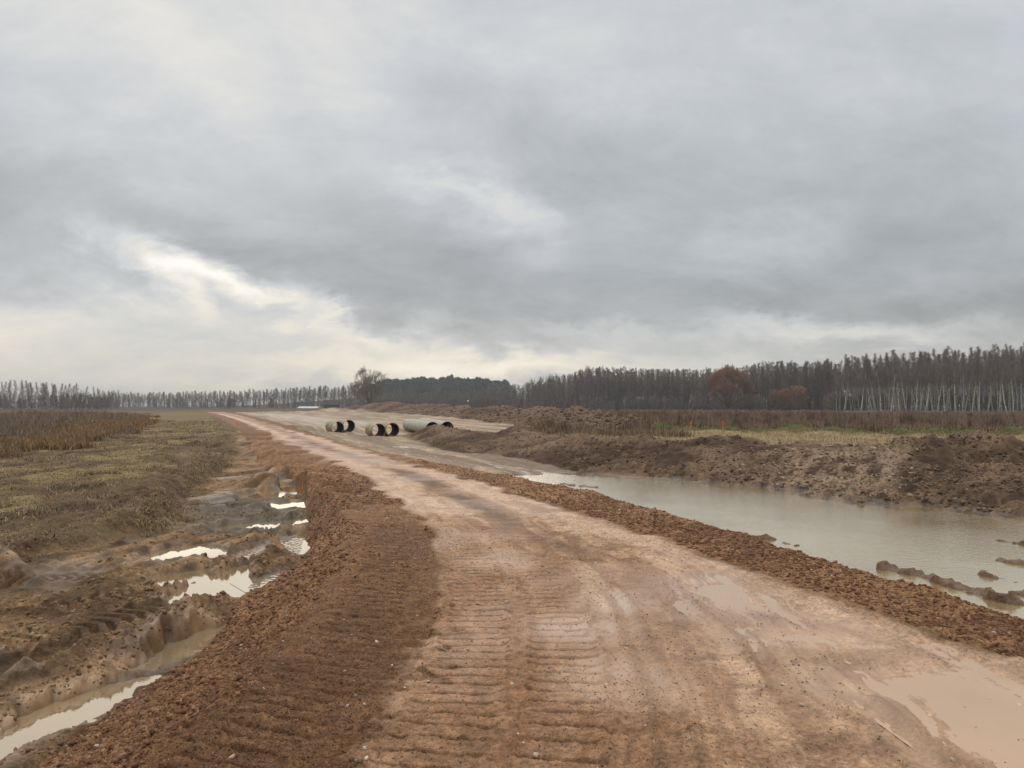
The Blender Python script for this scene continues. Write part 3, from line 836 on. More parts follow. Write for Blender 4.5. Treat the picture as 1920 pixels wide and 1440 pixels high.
# the road clay
rlight = smooth(-.55, .5, streak * 1.1 + patch * .45 + .45 * streak2 + .12)
rcol = mixc((.255, .140, .074), (.42, .268, .165), rlight)
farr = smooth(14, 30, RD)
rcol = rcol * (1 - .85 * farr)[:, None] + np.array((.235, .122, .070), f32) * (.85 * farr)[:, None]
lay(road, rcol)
s_mid, sm_s = dist_line(X, Y, pl([(560, 828), (640, 850), (760, 885), (860, 935), (930, 968), (985, 1000), (1040, 1020), (1120, 1046)]), 6)
dk = smooth(.42, .05, np.abs(s_mid + .1 * n_m) / np.clip(RD / 14, .7, 4)) * road * (RD > 8.2)
lay(np.clip(dk * (.85 + .3 * n_m), 0, 1), (.135, .072, .042))
H_d = smooth(.25, .75, streak2 + .4 * patch + .2)
lay(road * smooth(.32, .62, fbm(X, Y, .5, 4, 271, .65, CELL) + .25 * streak) * .75, (.19, .105, .062))
# cleaner, browner clay under the crawler passes near the camera's feet
browner = smooth(2.2, .9, -dL0 + .25 * n_m) * smooth(14, 7, RD) * road
lay(browner * .65, (.25, .132, .068))
warmz = smooth(6.2, 3.4, RD + (X - 1) * .9) * road
lay(warmz * .4, (.27, .142, .072))
lay(np.clip(rutc * smooth(-.4, .3, n_f), 0, 1) * .55, (.19, .108, .062))
lay(cleat * .7, (.10, .050, .025))
lay(np.clip(flatb * (dL0 > 0) * .55, 0, 1), (.185, .097, .048))
dkb = smooth(.75, .25, np.abs(dL0 - .45)) * smooth(13, 10, RD) * (dL0 > -.02)
lay(dkb * .3, (.13, .066, .034))
# pale wet wheel paths
for pp, wdt in (([(410, 776), (480, 797), (560, 832), (640, 858), (700, 884), (760, 925), (830, 960)], .65), ([(440, 777), (560, 812), (700, 862), (800, 885), (930, 925), (1060, 975), (1200, 1012), (1330, 1060), (1450, 1110), (1700, 1200), (1950, 1300)], .55)):
    d_, s_ = dist_line(X, Y, pl(pp), 8)
    k = smooth(wdt, .1, np.abs(d_ + .25 * n_m)) * road
    lay(k * smooth(-.5, .5, patch + .3) * .75, (.50, .345, .25)); WET = np.maximum(WET, k * .45 * smooth(20, 50, RD))
WET = np.maximum(WET, road * (.30 + .25 * smooth(-.3, .4, -patch) + .3 * slick))
lay(road * slick * .45, (.38, .245, .16)); lay(road * rimm * .5, (.24, .14, .082))
thin = smooth(.20, .42, fbm(X, Y, 3.0, 4, 301, .5) - .2 * streak) * road * smooth(1.8, 4, -dL0)
WET = np.maximum(WET, thin * .55); lay(thin * .4, (.42, .27, .172))
lin = smooth(.07, .015, np.abs(streak + .1 * n_f)) * road * smooth(-.3, .3, patch) * smooth(1.2, 2.5, -dL0)
lay(lin * .6, (.19, .108, .064)); H_l = 0
# excavation floor
fs = fbm((X * .92 + Y * .39) * .9, (X * .39 - Y * .92) * .05, 1.0, 4, 331, .6)
fcol = mixc((.150, .105, .064), (.335, .240, .145), smooth(-.4, .5, fs + .3 * n_l))
lay(floor, fcol)
fs2 = np.abs(fbm((X * .92 + Y * .39) * 1.1, (X * .39 - Y * .92) * .045, 1.0, 3, 351, .6))
lay(floor * smooth(.14, .02, fs2) * .65, (.105, .075, .052))
lay(floor * smooth(70, 40, Y) * .6 * smooth(-.4, .4, n_m), (.15, .095, .062))
dwet, _ = dist_line(X, Y, pl([(740, 838, -.6), (850, 862, -.6), (950, 880, -.65), (1060, 893, -.7), (1160, 900, -.74)]), 10)
k = smooth(3.0, .2, np.abs(dwet + .8 * n_m)) * floor * smooth(.10, .02, np.abs(fbm(dwet * 1.4 + .08 * n_m, Y * .07, 1.0, 3, 531, .5)))
lay(k * .6, (.36, .28, .21)); WET = np.maximum(WET, k * .8); WET = np.maximum(WET, floor * .35)
gy, _ = dist_line(X, Y, pl([(500, 776, -.02), (560, 783, -.2), (640, 795, -.45), (700, 800, -.5)]), 30)
lay(smooth(9, 2, np.abs(gy)) * floor * .4, (.25, .215, .165)); WET = np.maximum(WET, smooth(9, 2, np.abs(gy)) * floor * .55)
# spoil
bcol = mixc((.060, .038, .026), (.175, .118, .078), smooth(-.5, .7, n_m * .6 + 1.1 * n_f + .6 * n_l + .4 * patch))
lay(bank, bcol)
tan_sd = poly_sd(X, Y, [P(a, b, c) for a, b, c in [(1440, 905, -.6), (1480, 850, 0), (1560, 842, .2), (1640, 845, .2), (1690, 870, 0), (1640, 930, -.6), (1560, 925, -.6)]], 3)
sl = fbm(X * 1.8 - Y * .9, Y * .35 + X * .2, .9, 4, 371, .6)
lay(bank * smooth(-.9, .6, tan_sd + .6 * n_m) * smooth(-.5, .4, sl + 1.0 * n_f) * .8, (.27, .198, .138))
H_tan = 0
low = smooth(-.25, -.6, Z + .1 * n_m) * bank * (X > 4)
lay(low * .6 * smooth(-.3, .4, sl), (.21, .135, .088))
top_ = smooth(-.3, .3, bank2_sd) * bank
lay(top_ * .5 * smooth(-.2, .5, n_m), (.16, .11, .08))
xcol = mixc((.075, .047, .034), (.14, .092, .062), smooth(-.5, .5, n_m + n_l))
lay(xbank, xcol)
lay(xbank * smooth(110, 80, Y) * .5, (.13, .092, .062))
# pond floor, bars
lay(smooth(.1, .4, barw), (.17, .105, .062)); WET = np.maximum(WET, barw * .1)
pe = smooth(.10, .0, np.abs(Z - PZ - .03)) * (pond_sd > -2) * (X > 0)
C *= (1 - .3 * pe)[:, None]; WET = np.maximum(WET, pe * .6)
C = np.clip(C, .008, .8)
print('colour', round(time.time() - T0, 1))

# split the sheet by what it is, sharing exactly the same edge positions
zone = np.zeros(len(X), np.int8)
zone[grass > .5] = 1; zone[mud > .5] = 2; zone[floor > .5] = 3; zone[(bank > .5) | (xbank > .5)] = 4
zone[emb > .5] = 5; zone[road > .5] = 6
J, I = np.meshgrid(np.arange(NR - 1), np.arange(NT - 1), indexing='ij')
a0 = (J * NT + I).ravel()
F = np.column_stack([a0, a0 + NT, a0 + NT + 1, a0 + 1])     # theta grows clockwise: keep normals up
fz = zone[a0]
V = np.column_stack([X, Y, Z])
ZN = {0: 'field', 1: 'grass_field', 2: 'ground', 3: 'terrain', 4: 'earth_bank', 5: 'road_shoulder', 6: 'road'}
ZL = {0: 'brown field with maize stubble and weeds beyond the spoil heaps', 1: 'rough grass land west of the track',
      2: 'wet churned mud with tyre ruts beside the gravel shoulder', 3: 'flat graded floor of the excavation where the pipes lie',
      4: 'heaped dark excavated soil round the excavation and the pond', 5: 'dark red brown gravel shoulders of the road', 6: 'pale clay haul road curving to the crest'}
for k, nm in ZN.items():
    ff = F[fz == k]
    if len(ff) == 0: continue
    used = np.zeros(len(X), bool); used[ff.ravel()] = True
    remap = np.cumsum(used) - 1
    me = mesh_np(nm, V[used], remap[ff], {'col': C[used], 'wet': WET[used]}, True, [M_EARTH])
    tag(add(nm, me), ZL[k], kind='structure')
# close the hole under the camera
ci = np.arange(NT - 1)
vb = np.vstack([V[:NT], [[0, 0, float(Z[:NT].mean())]]])
ff = np.column_stack([np.full(NT - 1, NT), ci, ci + 1])
cc = np.vstack([C[:NT], C[:NT].mean(0)[None]])
tag(add('ground', mesh_np('ground', vb, ff, {'col': cc, 'wet': np.full(NT + 1, .3, f32)}, True, [M_EARTH])), 'patch of clay road underfoot', kind='structure')
Zg = Z.reshape(NR, NT)


def zat(x, y):
    x = np.asarray(x, float); y = np.asarray(y, float)
    t = np.arctan2(x, y); l = np.log(np.maximum(np.hypot(x, y), 1.21))
    i = np.clip(np.searchsorted(th, t) - 1, 0, NT - 2); j = np.clip(np.searchsorted(lr, l) - 1, 0, NR - 2)
    u = np.clip((t - th[i]) / (th[i + 1] - th[i]), 0, 1); v = np.clip((l - lr[j]) / (lr[j + 1] - lr[j]), 0, 1)
    return (Zg[j, i] * (1 - u) + Zg[j, i + 1] * u) * (1 - v) + (Zg[j + 1, i] * (1 - u) + Zg[j + 1, i + 1] * u) * v


def zone_at(arr, x, y):
    t = np.arctan2(x, y); l = np.log(np.maximum(np.hypot(x, y), 1.21))
    i = np.clip(np.searchsorted(th, t) - 1, 0, NT - 2); j = np.clip(np.searchsorted(lr, l) - 1, 0, NR - 2)
    return arr.reshape(NR, NT)[j, i]


print('ground', round(time.time() - T0, 1))
# ------------------------------------------------------------------ water
M_POND = water_material('pond water', (.36, .27, .14), .04, .46, .008, 6.5, (1, 2.4, 1), R(15))
M_DITCH = water_material('ditch water', (.20, .145, .09), .02, .05, .0015, 7)
M_SLURRY = water_material('clay slurry', (.41, .262, .17), .06, .06, .0015, 5)


def flat_sheet(name, poly, z, mat, label):
    v = np.array([(x, y, z) for x, y in poly]); me = bpy.data.meshes.new(name)
    me.from_pydata([tuple(p) for p in v], [], [tuple(range(len(v)))]); me.materials.append(mat)
    if me.polygons[0].normal.z < 0: me.flip_normals()
    return tag(add(name, me), label, kind='structure')


pond = np.vstack([shift_r(PF, 1.2, 0)[:, :2], [PD(5200, 10), PD(5200, 2)], off_line(RC, .25, 0)[::-1][:46, :2]])
flat_sheet('water', [tuple(p) for p in pond], PZ, M_POND, 'flooded excavation beside the road')
for i, pp in enumerate(PUD):
    pa_ = np.array([P(a, b, WZ) for a, b in pp]); c = pa_.mean(0)
    d = pa_ - c; pa_ = pa_ + d / np.linalg.norm(d, axis=1)[:, None] * .26
    flat_sheet('water', [tuple(p) for p in pa_], WZ + .0004 * i, M_DITCH, 'rain water standing in the ruts of the ditch')
for i, poly in enumerate(RW):
    if len(poly) < 5: continue
    c = poly.mean(0); d = poly - c; big = len(poly) > 5
    poly = poly + d / np.linalg.norm(d, axis=1)[:, None] * (.30 if big else .12)
    flat_sheet('water', [tuple(p) for p in poly], -.010 + .0003 * i, M_SLURRY, 'pink clay slurry standing on the road')

# ------------------------------------------------------------------ stones
rng = np.random.default_rng(7)
PHI = (1 + 5 ** .5) / 2
ICO = np.array([(-1, PHI, 0), (1, PHI, 0), (-1, -PHI, 0), (1, -PHI, 0), (0, -1, PHI), (0, 1, PHI), (0, -1, -PHI), (0, 1, -PHI), (PHI, 0, -1), (PHI, 0, 1), (-PHI, 0, -1), (-PHI, 0, 1)]) / 1.9
ICF = np.array([(0, 11, 5), (0, 5, 1), (0, 1, 7), (0, 7, 10), (0, 10, 11), (1, 5, 9), (5, 11, 4), (11, 10, 2), (10, 7, 6), (7, 1, 8), (3, 9, 4), (3, 4, 2), (3, 2, 6), (3, 6, 8), (3, 8, 9), (4, 9, 5), (2, 4, 11), (6, 2, 10), (8, 6, 7), (9, 8, 1)])


def rand_rot(n, tilt=.5):
    a = rng.uniform(0, 2 * np.pi, n); b = rng.normal(0, tilt, n); c = rng.normal(0, tilt, n)
    ca, sa, cb, sb, cc_, s_ = np.cos(a), np.sin(a), np.cos(b), np.sin(b), np.cos(c), np.sin(c)
    o = np.zeros(n); i = np.ones(n)
    Rz = np.stack([ca, -sa, o, sa, ca, o, o, o, i], 1).reshape(n, 3, 3)
    Rx = np.stack([i, o, o, o, cb, -sb, o, sb, cb], 1).reshape(n, 3, 3)
    Ry = np.stack([cc_, o, s_, o, i, o, -s_, o, cc_], 1).reshape(n, 3, 3)
    return Rz @ Rx @ Ry


def stones(name, label, n, zonearr, rmin, rmax, smin, smax, cols, sink=.25, thr=.6, mat=M_ATTR, thmax=.74):
    k = n * 12
    t = rng.uniform(-thmax, thmax, k); r = rmin * (rmax / rmin) ** rng.random(k)
    x, y = r * np.sin(t), r * np.cos(t)
    m = zone_at(zonearr, x, y) > thr
    x, y = x[m][:n], y[m][:n]; n = len(x); r = np.hypot(x, y)
    s = smin * (smax / smin) ** (rng.random(n) ** 2.2) * np.clip(r / 6, 1, 1.5 if rmax < 50 else 1.0)
    V = ICO[None] * (1 + rng.normal(0, .20, (n, 12, 1))) * np.stack([np.ones(n), rng.uniform(.6, 1, n), rng.uniform(.35, .7, n)], 1)[:, None] * s[:, None, None]
    V = np.einsum('nij,nkj->nki', rand_rot(n), V)
    V += np.stack([x, y, zat(x, y) + s * (.3 - sink)], 1)[:, None]
    ci = rng.integers(0, len(cols), n); cc_ = np.asarray(cols, f32)[ci] * rng.uniform(.75, 1.25, (n, 1))
    F = (ICF[None] + (np.arange(n) * 12)[:, None, None]).reshape(-1, 3)
    me = mesh_np(name, V.reshape(-1, 3), F, {'col': np.repeat(cc_, 12, 0)}, False, [mat])
    return tag(add(name, me), label, kind='stuff')


stones('gravel', 'loose red brown gravel and clods on the shoulders', 44000, emr, 2.6, 24, .005, .023,
       [(.17, .085, .045), (.12, .057, .031), (.24, .14, .085), (.14, .066, .036), (.20, .11, .066), (.10, .05, .03)])
stones('pebbles', 'pale stones scattered on gravel shoulder and road', 420, np.clip(emb + road * .8, 0, 1), 2.8, 22, .008, .020,
       [(.42, .33, .27), (.5, .45, .4), (.33, .24, .18)], thr=.6)
stones('road_grit', 'small lumps of red earth trodden into clay road', 2600, road * smooth(-.1, .5, fbm(X, Y, .8, 4, 281, .6) + .4 * streak + .5 * smooth(2.4, .6, -dL0) - .15), 2.8, 16, .003, .011,
       [(.15, .08, .05), (.22, .12, .075), (.12, .06, .038)], sink=.35, thr=.35)
stones('mud_lumps', 'lumps of mud in the churned ditch', 9000, mud * (Z > WZ + .02) * smooth(-.3, .3, an1 + patch), 3.5, 24, .004, .024,
       [(.17, .11, .062), (.13, .08, .046), (.22, .145, .088)], thr=.3)
stones('crumbs', 'fine crumbs of red earth over the tracked shoulder', 26000, np.clip(emb, 0, 1) * flatb, 2.6, 14, .003, .010,
       [(.14, .07, .038), (.10, .047, .026), (.20, .11, .066), (.09, .045, .025)], sink=.3, thr=.3)
stones('crumbs', 'fine crumbs of clay over the crawler prints', 16000, road * smooth(3.4, 1.6, -dL0 + .8 * n_m), 2.6, 11, .0025, .008,
       [(.24, .135, .08), (.18, .10, .058), (.30, .19, .125), (.14, .075, .042)], sink=.3, thr=.4)
stones('soil_clods', 'dark clods of soil on the spoil heaps', 12000, np.clip(bank + xbank * .8, 0, 1) * (Z > PZ + .05) * smooth(.8, -.6, tan_sd) * smooth(-.6, 0, patch), 15, 90, .02, .09,
       [(.085, .057, .04), (.12, .08, .055), (.16, .115, .078)], thr=.6)
stones('mud_lumps', 'lumps of mud on the bars standing out of the pond', 900, barw * (Z > PZ - .01), 5, 22, .008, .035,
       [(.17, .105, .06), (.12, .075, .045), (.22, .145, .09)], thr=.3)
stones('soil_clods', 'paler clay lumps on the cut face over the pond', 3500, bank * (Z > PZ + .05) * smooth(-1.5, 0, tan_sd + n_m), 14, 34, .015, .07,
       [(.24, .175, .12), (.17, .12, .08), (.12, .085, .058), (.28, .21, .15)], thr=.5)
stones('soil_clods', 'clods on the far bank of the excavation', 7000, xbank, 50, 200, .06, .28,
       [(.075, .05, .036), (.11, .075, .05), (.15, .10, .07)], thr=.6)
print('stones', round(time.time() - T0, 1))


# ------------------------------------------------------------------ low plants
def blades(x, y, z, n_b, h, wdt, lean, cols, colvar=.25, curve=.3, spread=.06):
    """n_b tapering blades per plant"""
    n = len(x); N_ = n * n_b
    bx = np.repeat(x, n_b) + rng.normal(0, 1, N_) * np.repeat(np.broadcast_to(spread, n), n_b)
    by = np.repeat(y, n_b) + rng.normal(0, 1, N_) * np.repeat(np.broadcast_to(spread, n), n_b)
    bz = np.repeat(z, n_b)
    hh = np.repeat(np.broadcast_to(h, n), n_b) * rng.uniform(.45, 1.1, N_)
    a = rng.uniform(0, 2 * np.pi, N_); ln = np.abs(rng.normal(0, lean, N_))
    dxx, dyy = np.cos(a) * np.sin(ln), np.sin(a) * np.sin(ln); dzz = np.cos(ln)
    ww = np.repeat(np.broadcast_to(wdt, n), n_b) * rng.uniform(.6, 1.3, N_)
    b = a + rng.uniform(1, 2, N_); sx, sy = np.cos(b) * ww, np.sin(b) * ww
    p0 = np.stack([bx, by, bz - .02], 1); m = p0 + np.stack([dxx, dyy, dzz], 1) * (hh * .55)[:, None]
    tip = p0 + np.stack([dxx * (1 + curve * 2), dyy * (1 + curve * 2), dzz * (1 - .25 * curve)], 1) * hh[:, None]
    s = np.stack([sx, sy, sx * 0], 1)
    V = np.stack([p0 - s, p0 + s, m + s * .7, m - s * .7, tip], 1).reshape(-1, 3)
    q = np.arange(N_)[:, None] * 5
    F = np.vstack([q + [0, 1, 2], q + [0, 2, 3], q + [3, 2, 4]])
    cols = np.asarray(cols, f32)
    c = cols[rng.integers(0, len(cols), n)] * rng.uniform(1 - colvar, 1 + colvar, (n, 1))
    c = np.repeat(c, n_b * 5, 0)
    return V, F, c


def scatter(n, rmin, rmax, pxa, pxb, test=None, power=1.0):
    ta, tb = math.atan((pxa - 960) / 1450), math.atan((pxb - 960) / 1450)
    t = rng.uniform(ta, tb, n); r = rmin * (rmax / rmin) ** (rng.random(n) ** power)
    x, y = r * np.sin(t), r * np.cos(t)
    if test is not None:
        m = test(x, y); x, y = x[m], y[m]
    return x, y


def plants(name, label, parts):
    Vs, Fs, Cs, o = [], [], [], 0
    for V, F, c in parts:
        Vs.append(V); Fs.append(F + o); Cs.append(c); o += len(V)
    me = mesh_np(name, np.vstack(Vs), np.vstack(Fs), {'col': np.vstack(Cs)}, False, [M_ATTR])
    return tag(add(name, me), label, kind='stuff')


GRS = [(.235, .18, .095), (.31, .24, .14), (.22, .165, .09), (.165, .135, .065), (.20, .14, .078), (.31, .225, .12), (.16, .11, .06)]
DARK = [(.07, .047, .034), (.09, .058, .042), (.11, .075, .05), (.06, .045, .038)]
x, y = scatter(60000, 6, 95, -250, 470, lambda x, y: (zone_at(grass, x, y) > .5) & (fbm(x.astype(f32), (y * .45).astype(f32), 2.2, 3, 211) + rng.normal(0, .2, len(x)) > -.12))
r = np.hypot(x, y)
p1 = blades(x, y, zat(x, y), 8, .035 + .0006 * r, .003 + .0003 * r, 1.35, GRS, spread=.06 + r * .004)
x, y = scatter(5000, 6, 60, -250, 470, lambda x, y: (zone_at(grass, x, y) > .3) & (fbm(x.astype(f32), (y * .4).astype(f32), 1.0, 3, 221) > .05))
r = np.hypot(x, y)
p2 = blades(x, y, zat(x, y), 6, .06 + .0006 * r, .004 + .0004 * r, 1.3, DARK, spread=.06)
x, y = scatter(1500, 8, 90, -250, 460, lambda x, y: (zone_at(grass, x, y) > .5) & (fbm(x.astype(f32), y.astype(f32), 3.0, 3, 701) > .05))
r = np.hypot(x, y)
p3 = blades(x, y, zat(x, y), 16, .10 + .0018 * r, .003 + .0003 * r, .8, [(.33, .26, .16), (.26, .20, .11), (.20, .15, .09)], spread=.09)
p2 = (np.vstack([p2[0], p3[0]]), np.vstack([p2[1], p3[1] + len(p2[0])]), np.vstack([p2[2], p3[2]]))
plants('grass', 'flattened olive and straw coloured grass west of road', [p1, p2])

# scrub on the west side: dark weed stems with a pale grass fringe
SCRUB = [P(a, b, 0) for a, b in [(-700, 900), (-300, 875), (0, 850), (110, 838), (150, 826), (210, 820), (215, 806), (262, 794), (282, 782), (300, 776.5)]] + [(-160, 175), (-400, 150)]
def in_scrub(x, y, m=0): return poly_sd(x.astype(f32), y.astype(f32), SCRUB, 6) > m
x, y = scatter(20000, 24, 170, -300, 320, lambda x, y: in_scrub(x, y, .5) & (fbm(x.astype(f32), y.astype(f32), 6, 3, 401) * 3 + poly_sd(x.astype(f32), y.astype(f32), SCRUB, 6) * .6 + rng.normal(0, .4, len(x)) > .8))
r = np.hypot(x, y)
hh = .55 + .95 * fbm(x.astype(f32), y.astype(f32), 7, 3, 411) + rng.normal(0, .08, len(x))
p1 = blades(x, y, zat(x, y), 7, np.clip(hh, .2, 1.4) * (.45 + .55 * smooth(0, 9, poly_sd(x.astype(f32), y.astype(f32), SCRUB, 12))), .005 + .00018 * r, .45, [(.17, .135, .11), (.20, .155, .12), (.14, .11, .095), (.27, .20, .13), (.12, .095, .085), (.30, .23, .15)], spread=.3, curve=.1)
x, y = scatter(34000, 22, 120, -300, 320, lambda x, y: in_scrub(x, y, -1.5) & (poly_sd(x.astype(f32), y.astype(f32), SCRUB, 6) + 4 * fbm(x.astype(f32), y.astype(f32), 7, 3, 441) < 4.5 + rng.normal(0, 2, len(x))) & (poly_sd(x.astype(f32), y.astype(f32), SCRUB, 6) + 2.5 * fbm(x.astype(f32), y.astype(f32), 4, 3, 451) > -.4))
r = np.hypot(x, y)
p2 = blades(x, y, zat(x, y), 6, .42, .006 + .0003 * r, .45, [(.30, .20, .10), (.24, .16, .085), (.19, .125, .07)], spread=.15)
x, y = scatter(420, 26, 120, -300, 310, lambda x, y: in_scrub(x, y, -1.5) & (rng.random(len(x)) < .5))
p3 = blades(x, y, zat(x, y), 34, rng.uniform(.4, .95, len(x)), .009, .6, [(.15, .115, .10), (.19, .145, .12)], spread=.34, curve=.05)
plants('dry_weeds', 'dark dead weeds and straw grass on the west side', [p1, p2, p3])

# east: weeds beyond the balk
def east(x, y):
    d, _ = dist_line(x.astype(f32), y.astype(f32), BK)
    return (d > .3) | (x < BK[0, 0])
def east_ok(x, y): return east(x, y) & (zone_at(xbank, x, y) < .4) & (zone_at(gf, x, y) < .3) & (zone_at(floor, x, y) < .3) & (zone_at(bank, x, y) < .2)
# BK runs west to east: + is to its right = towards the camera
def beyond(x, y):
    d, _ = dist_line(x.astype(f32), y.astype(f32), BK)
    return ((d < -.8) | (x < BK[0, 0])) & (zone_at(xbank, x, y) < .4) & (zone_at(gf, x, y) < .3) & (zone_at(floor, x, y) < .3) & (zone_at(bank, x, y) < .2) & (x > -y * .16)
x, y = scatter(46000, 42, 235, 820, 2150, beyond)
r = np.hypot(x, y); hgt = .50 + .5 * fbm(x.astype(f32), y.astype(f32), 8, 3, 431)
p1 = blades(x, y, zat(x, y), 7, hgt, .006 + .00022 * r, .4, [(.18, .13, .10), (.22, .155, .11), (.28, .20, .13), (.15, .11, .09), (.20, .135, .11)], spread=.25, curve=.1)
x, y = scatter(14000, 42, 110, 820, 2150, beyond)
r = np.hypot(x, y)
p2 = blades(x, y, zat(x, y), 7, .45, .005 + .0003 * r, .5, [(.27, .19, .11), (.22, .15, .085), (.18, .12, .07)], spread=.2)
x, y = scatter(260, 46, 130, 900, 2150, beyond)
p3 = blades(x, y, zat(x, y), 26, 1.15, .013, .28, [(.07, .05, .04), (.09, .06, .045)], spread=.16, curve=0)
plants('dry_weeds', 'brown dead weeds on the fallow field to the east', [p1, p2, p3])
x, y = scatter(30000, 36, 62, 1180, 2150, lambda x, y: np.abs(dist_line(x.astype(f32), y.astype(f32), BK)[0] + .1) < 1.7 + rng.normal(0, .4, len(x)))
p1 = blades(x, y, zat(x, y), 6, .14, .014, .9, [(.10, .13, .035), (.13, .15, .05), (.20, .18, .085), (.24, .18, .10)], spread=.14)
plants('grass', 'green tussocky grass strip between stubble and weeds', [p1])
# maize stubble in rows
rx, ry = [], []
u = np.array([math.cos(R(8)), -math.sin(R(8))]); v = np.array([-u[1], u[0]])
for row in np.arange(0, 40, .55):
    q = np.arange(-30, 60, .20); q = q + rng.normal(0, .04, len(q))
    o = np.array([12, 14]) + v * row
    rx.append(o[0] + u[0] * q + rng.normal(0, .03, len(q))); ry.append(o[1] + u[1] * q)
x = np.concatenate(rx); y = np.concatenate(ry)
dB, _ = dist_line(x.astype(f32), y.astype(f32), BK)
m = (dB > 1.5) & (zone_at(bank, x, y) < .25) & (zone_at(xbank, x, y) < .3) & (x > y * .075) & (zone_at(stub_m, x, y) > .5) & (rng.random(len(x)) < .8)
x, y = x[m], y[m]
p1 = blades(x, y, zat(x, y), 2, .22, .014, .25, [(.42, .33, .19), (.34, .26, .14), (.5, .41, .26), (.28, .2, .11)], spread=.02, curve=0)
x, y = scatter(16000, 24, 52, 1060, 2150, lambda x, y: zone_at(stub_m, x, y) * (zone_at(bank, x, y) < .3) > .5)
p2 = blades(x, y, zat(x, y), 2, .16, .010, 1.35, [(.42, .34, .20), (.30, .23, .13), (.5, .42, .28)], spread=.1)
plants('stubble', 'pale maize stubble in rows behind spoil heap', [p1, p2])
# straw and turf scraps on the spoil
x, y = scatter(2600, 16, 52, 780, 2150, lambda x, y: zone_at(bank * (Z > PZ + .3), x, y) > .5)
plants('grass', 'scraps of turf lying on the dark spoil', [blades(x, y, zat(x, y), 4, .09, .008, 1.1, [(.16, .12, .07), (.10, .07, .05), (.13, .12, .06)], spread=.05)])
print('plants', round(time.time() - T0, 1))


# ------------------------------------------------------------------ trees
class Tubes:
    def __init__(s): s.V, s.F, s.n = [], [], 0
    def add(s, pts, rad, k=3):
        pts = np.asarray(pts, float); rad = np.asarray(rad, float); m = len(pts)
        t = np.gradient(pts, axis=0); t /= np.linalg.norm(t, axis=1)[:, None] + 1e-9
        ref = np.array([0.3, 0.1, 1.0]) if abs(t[0, 2]) < .8 else np.array([1.0, 0.2, 0])
        a = np.cross(t, ref); a /= np.linalg.norm(a, axis=1)[:, None] + 1e-9; b = np.cross(t, a)
        an = np.arange(k) * 2 * np.pi / k
        V = pts[:, None] + (a[:, None] * np.cos(an)[None, :, None] + b[:, None] * np.sin(an)[None, :, None]) * rad[:, None, None]
        base = s.n; s.V.append(V.reshape(-1, 3)); s.n += m * k
        i = np.arange(m - 1)[:, None] * k; j = np.arange(k)[None]
        j2 = (j + 1) % k
        s.F.append((base + np.stack([i + j, i + j2, i + k + j2, i + k + j], -1)).reshape(-1, 4))
    def arrays(s): return np.vstack(s.V), np.vstack(s.F)


def unit(v): return v / (np.linalg.norm(v) + 1e-9)


def limb(rg, p, d, L, n, up=.0, wob=.12):
    pts = [p]; d = unit(d)
    for i in range(n):
        d = unit(d + rg.normal(0, wob, 3) + np.array([0, 0, up]))
        pts.append(pts[-1] + d * L / n)
    return np.array(pts), d


def straight_tree(seed, H, r0, cb, lmax, n1, n2, n3, tw, ang=(35, 60), top=.35, lean=.03, droop=0.0, shape='birch'):
    """slender forest tree: trunk tubes, crown tubes"""
    rg = np.random.default_rng(seed)
    T, B = Tubes(), Tubes()
    ld = np.array([rg.normal(0, lean), rg.normal(0, lean), 1.0])
    tp, _ = limb(rg, np.zeros(3) - [0, 0, .3], ld, H, 9, .05, .022)
    hh = np.linspace(0, 1, 10)
    T.add(tp, r0 * (1 - hh * .93), 6)
    def at(f):
        q = f * 9; i = min(int(q), 8); return tp[i] + (tp[i + 1] - tp[i]) * (q - i)
    for i in range(n1):
        f = cb + (1 - cb) * (i + rg.random()) / n1 * .985
        g = (f - cb) / (1 - cb)
        if shape == 'birch': L = lmax * min(1, .4 + g * 2.4) * (1 - g) ** .6 * 1.25 + .22
        elif shape == 'round': L = lmax * math.sqrt(max(0.05, 1 - (g * 1.0 - .35) ** 2 * 1.6))
        else: L = lmax * (1 - g) ** .75 + top
        a = rg.uniform(0, 2 * math.pi); e = R(rg.uniform(*ang)) + g * .35
        d = np.array([math.cos(a) * math.cos(e), math.sin(a) * math.cos(e), math.sin(e)])
        bp, bd = limb(rg, at(f), d, L * rg.uniform(.7, 1.15), 4, .05 - droop * .4, .10)
        rb = max(.018, r0 * .22 * (1 - g * .7))
        B.add(bp, np.linspace(rb, tw, 5), 3)
        for k in range(n2):
            q = rg.uniform(.25, 1) * 4; j = min(int(q), 3); p = bp[j] + (bp[j + 1] - bp[j]) * (q - j)
            d2 = unit(bp[j + 1] - bp[j]) + rg.normal(0, .45, 3) + np.array([0, 0, .15])
            L2 = L * rg.uniform(.22, .45) + .25
            sp, sdr = limb(rg, p, d2, L2, 2, -droop, .15)
            B.add(sp, (tw * 1.1, tw, tw * .5), 3)
            for _ in range(n3):
                m = rg.integers(0, 2); p3 = sp[m] + (sp[m + 1] - sp[m]) * rg.random()
                s3, _ = limb(rg, p3, unit(d2) + rg.normal(0, .6, 3), L2 * rg.uniform(.4, .8), 1, -droop * 1.5, .1)
                B.add(s3, (tw * .8, tw * .4), 3)
    return T.arrays(), B.arrays()


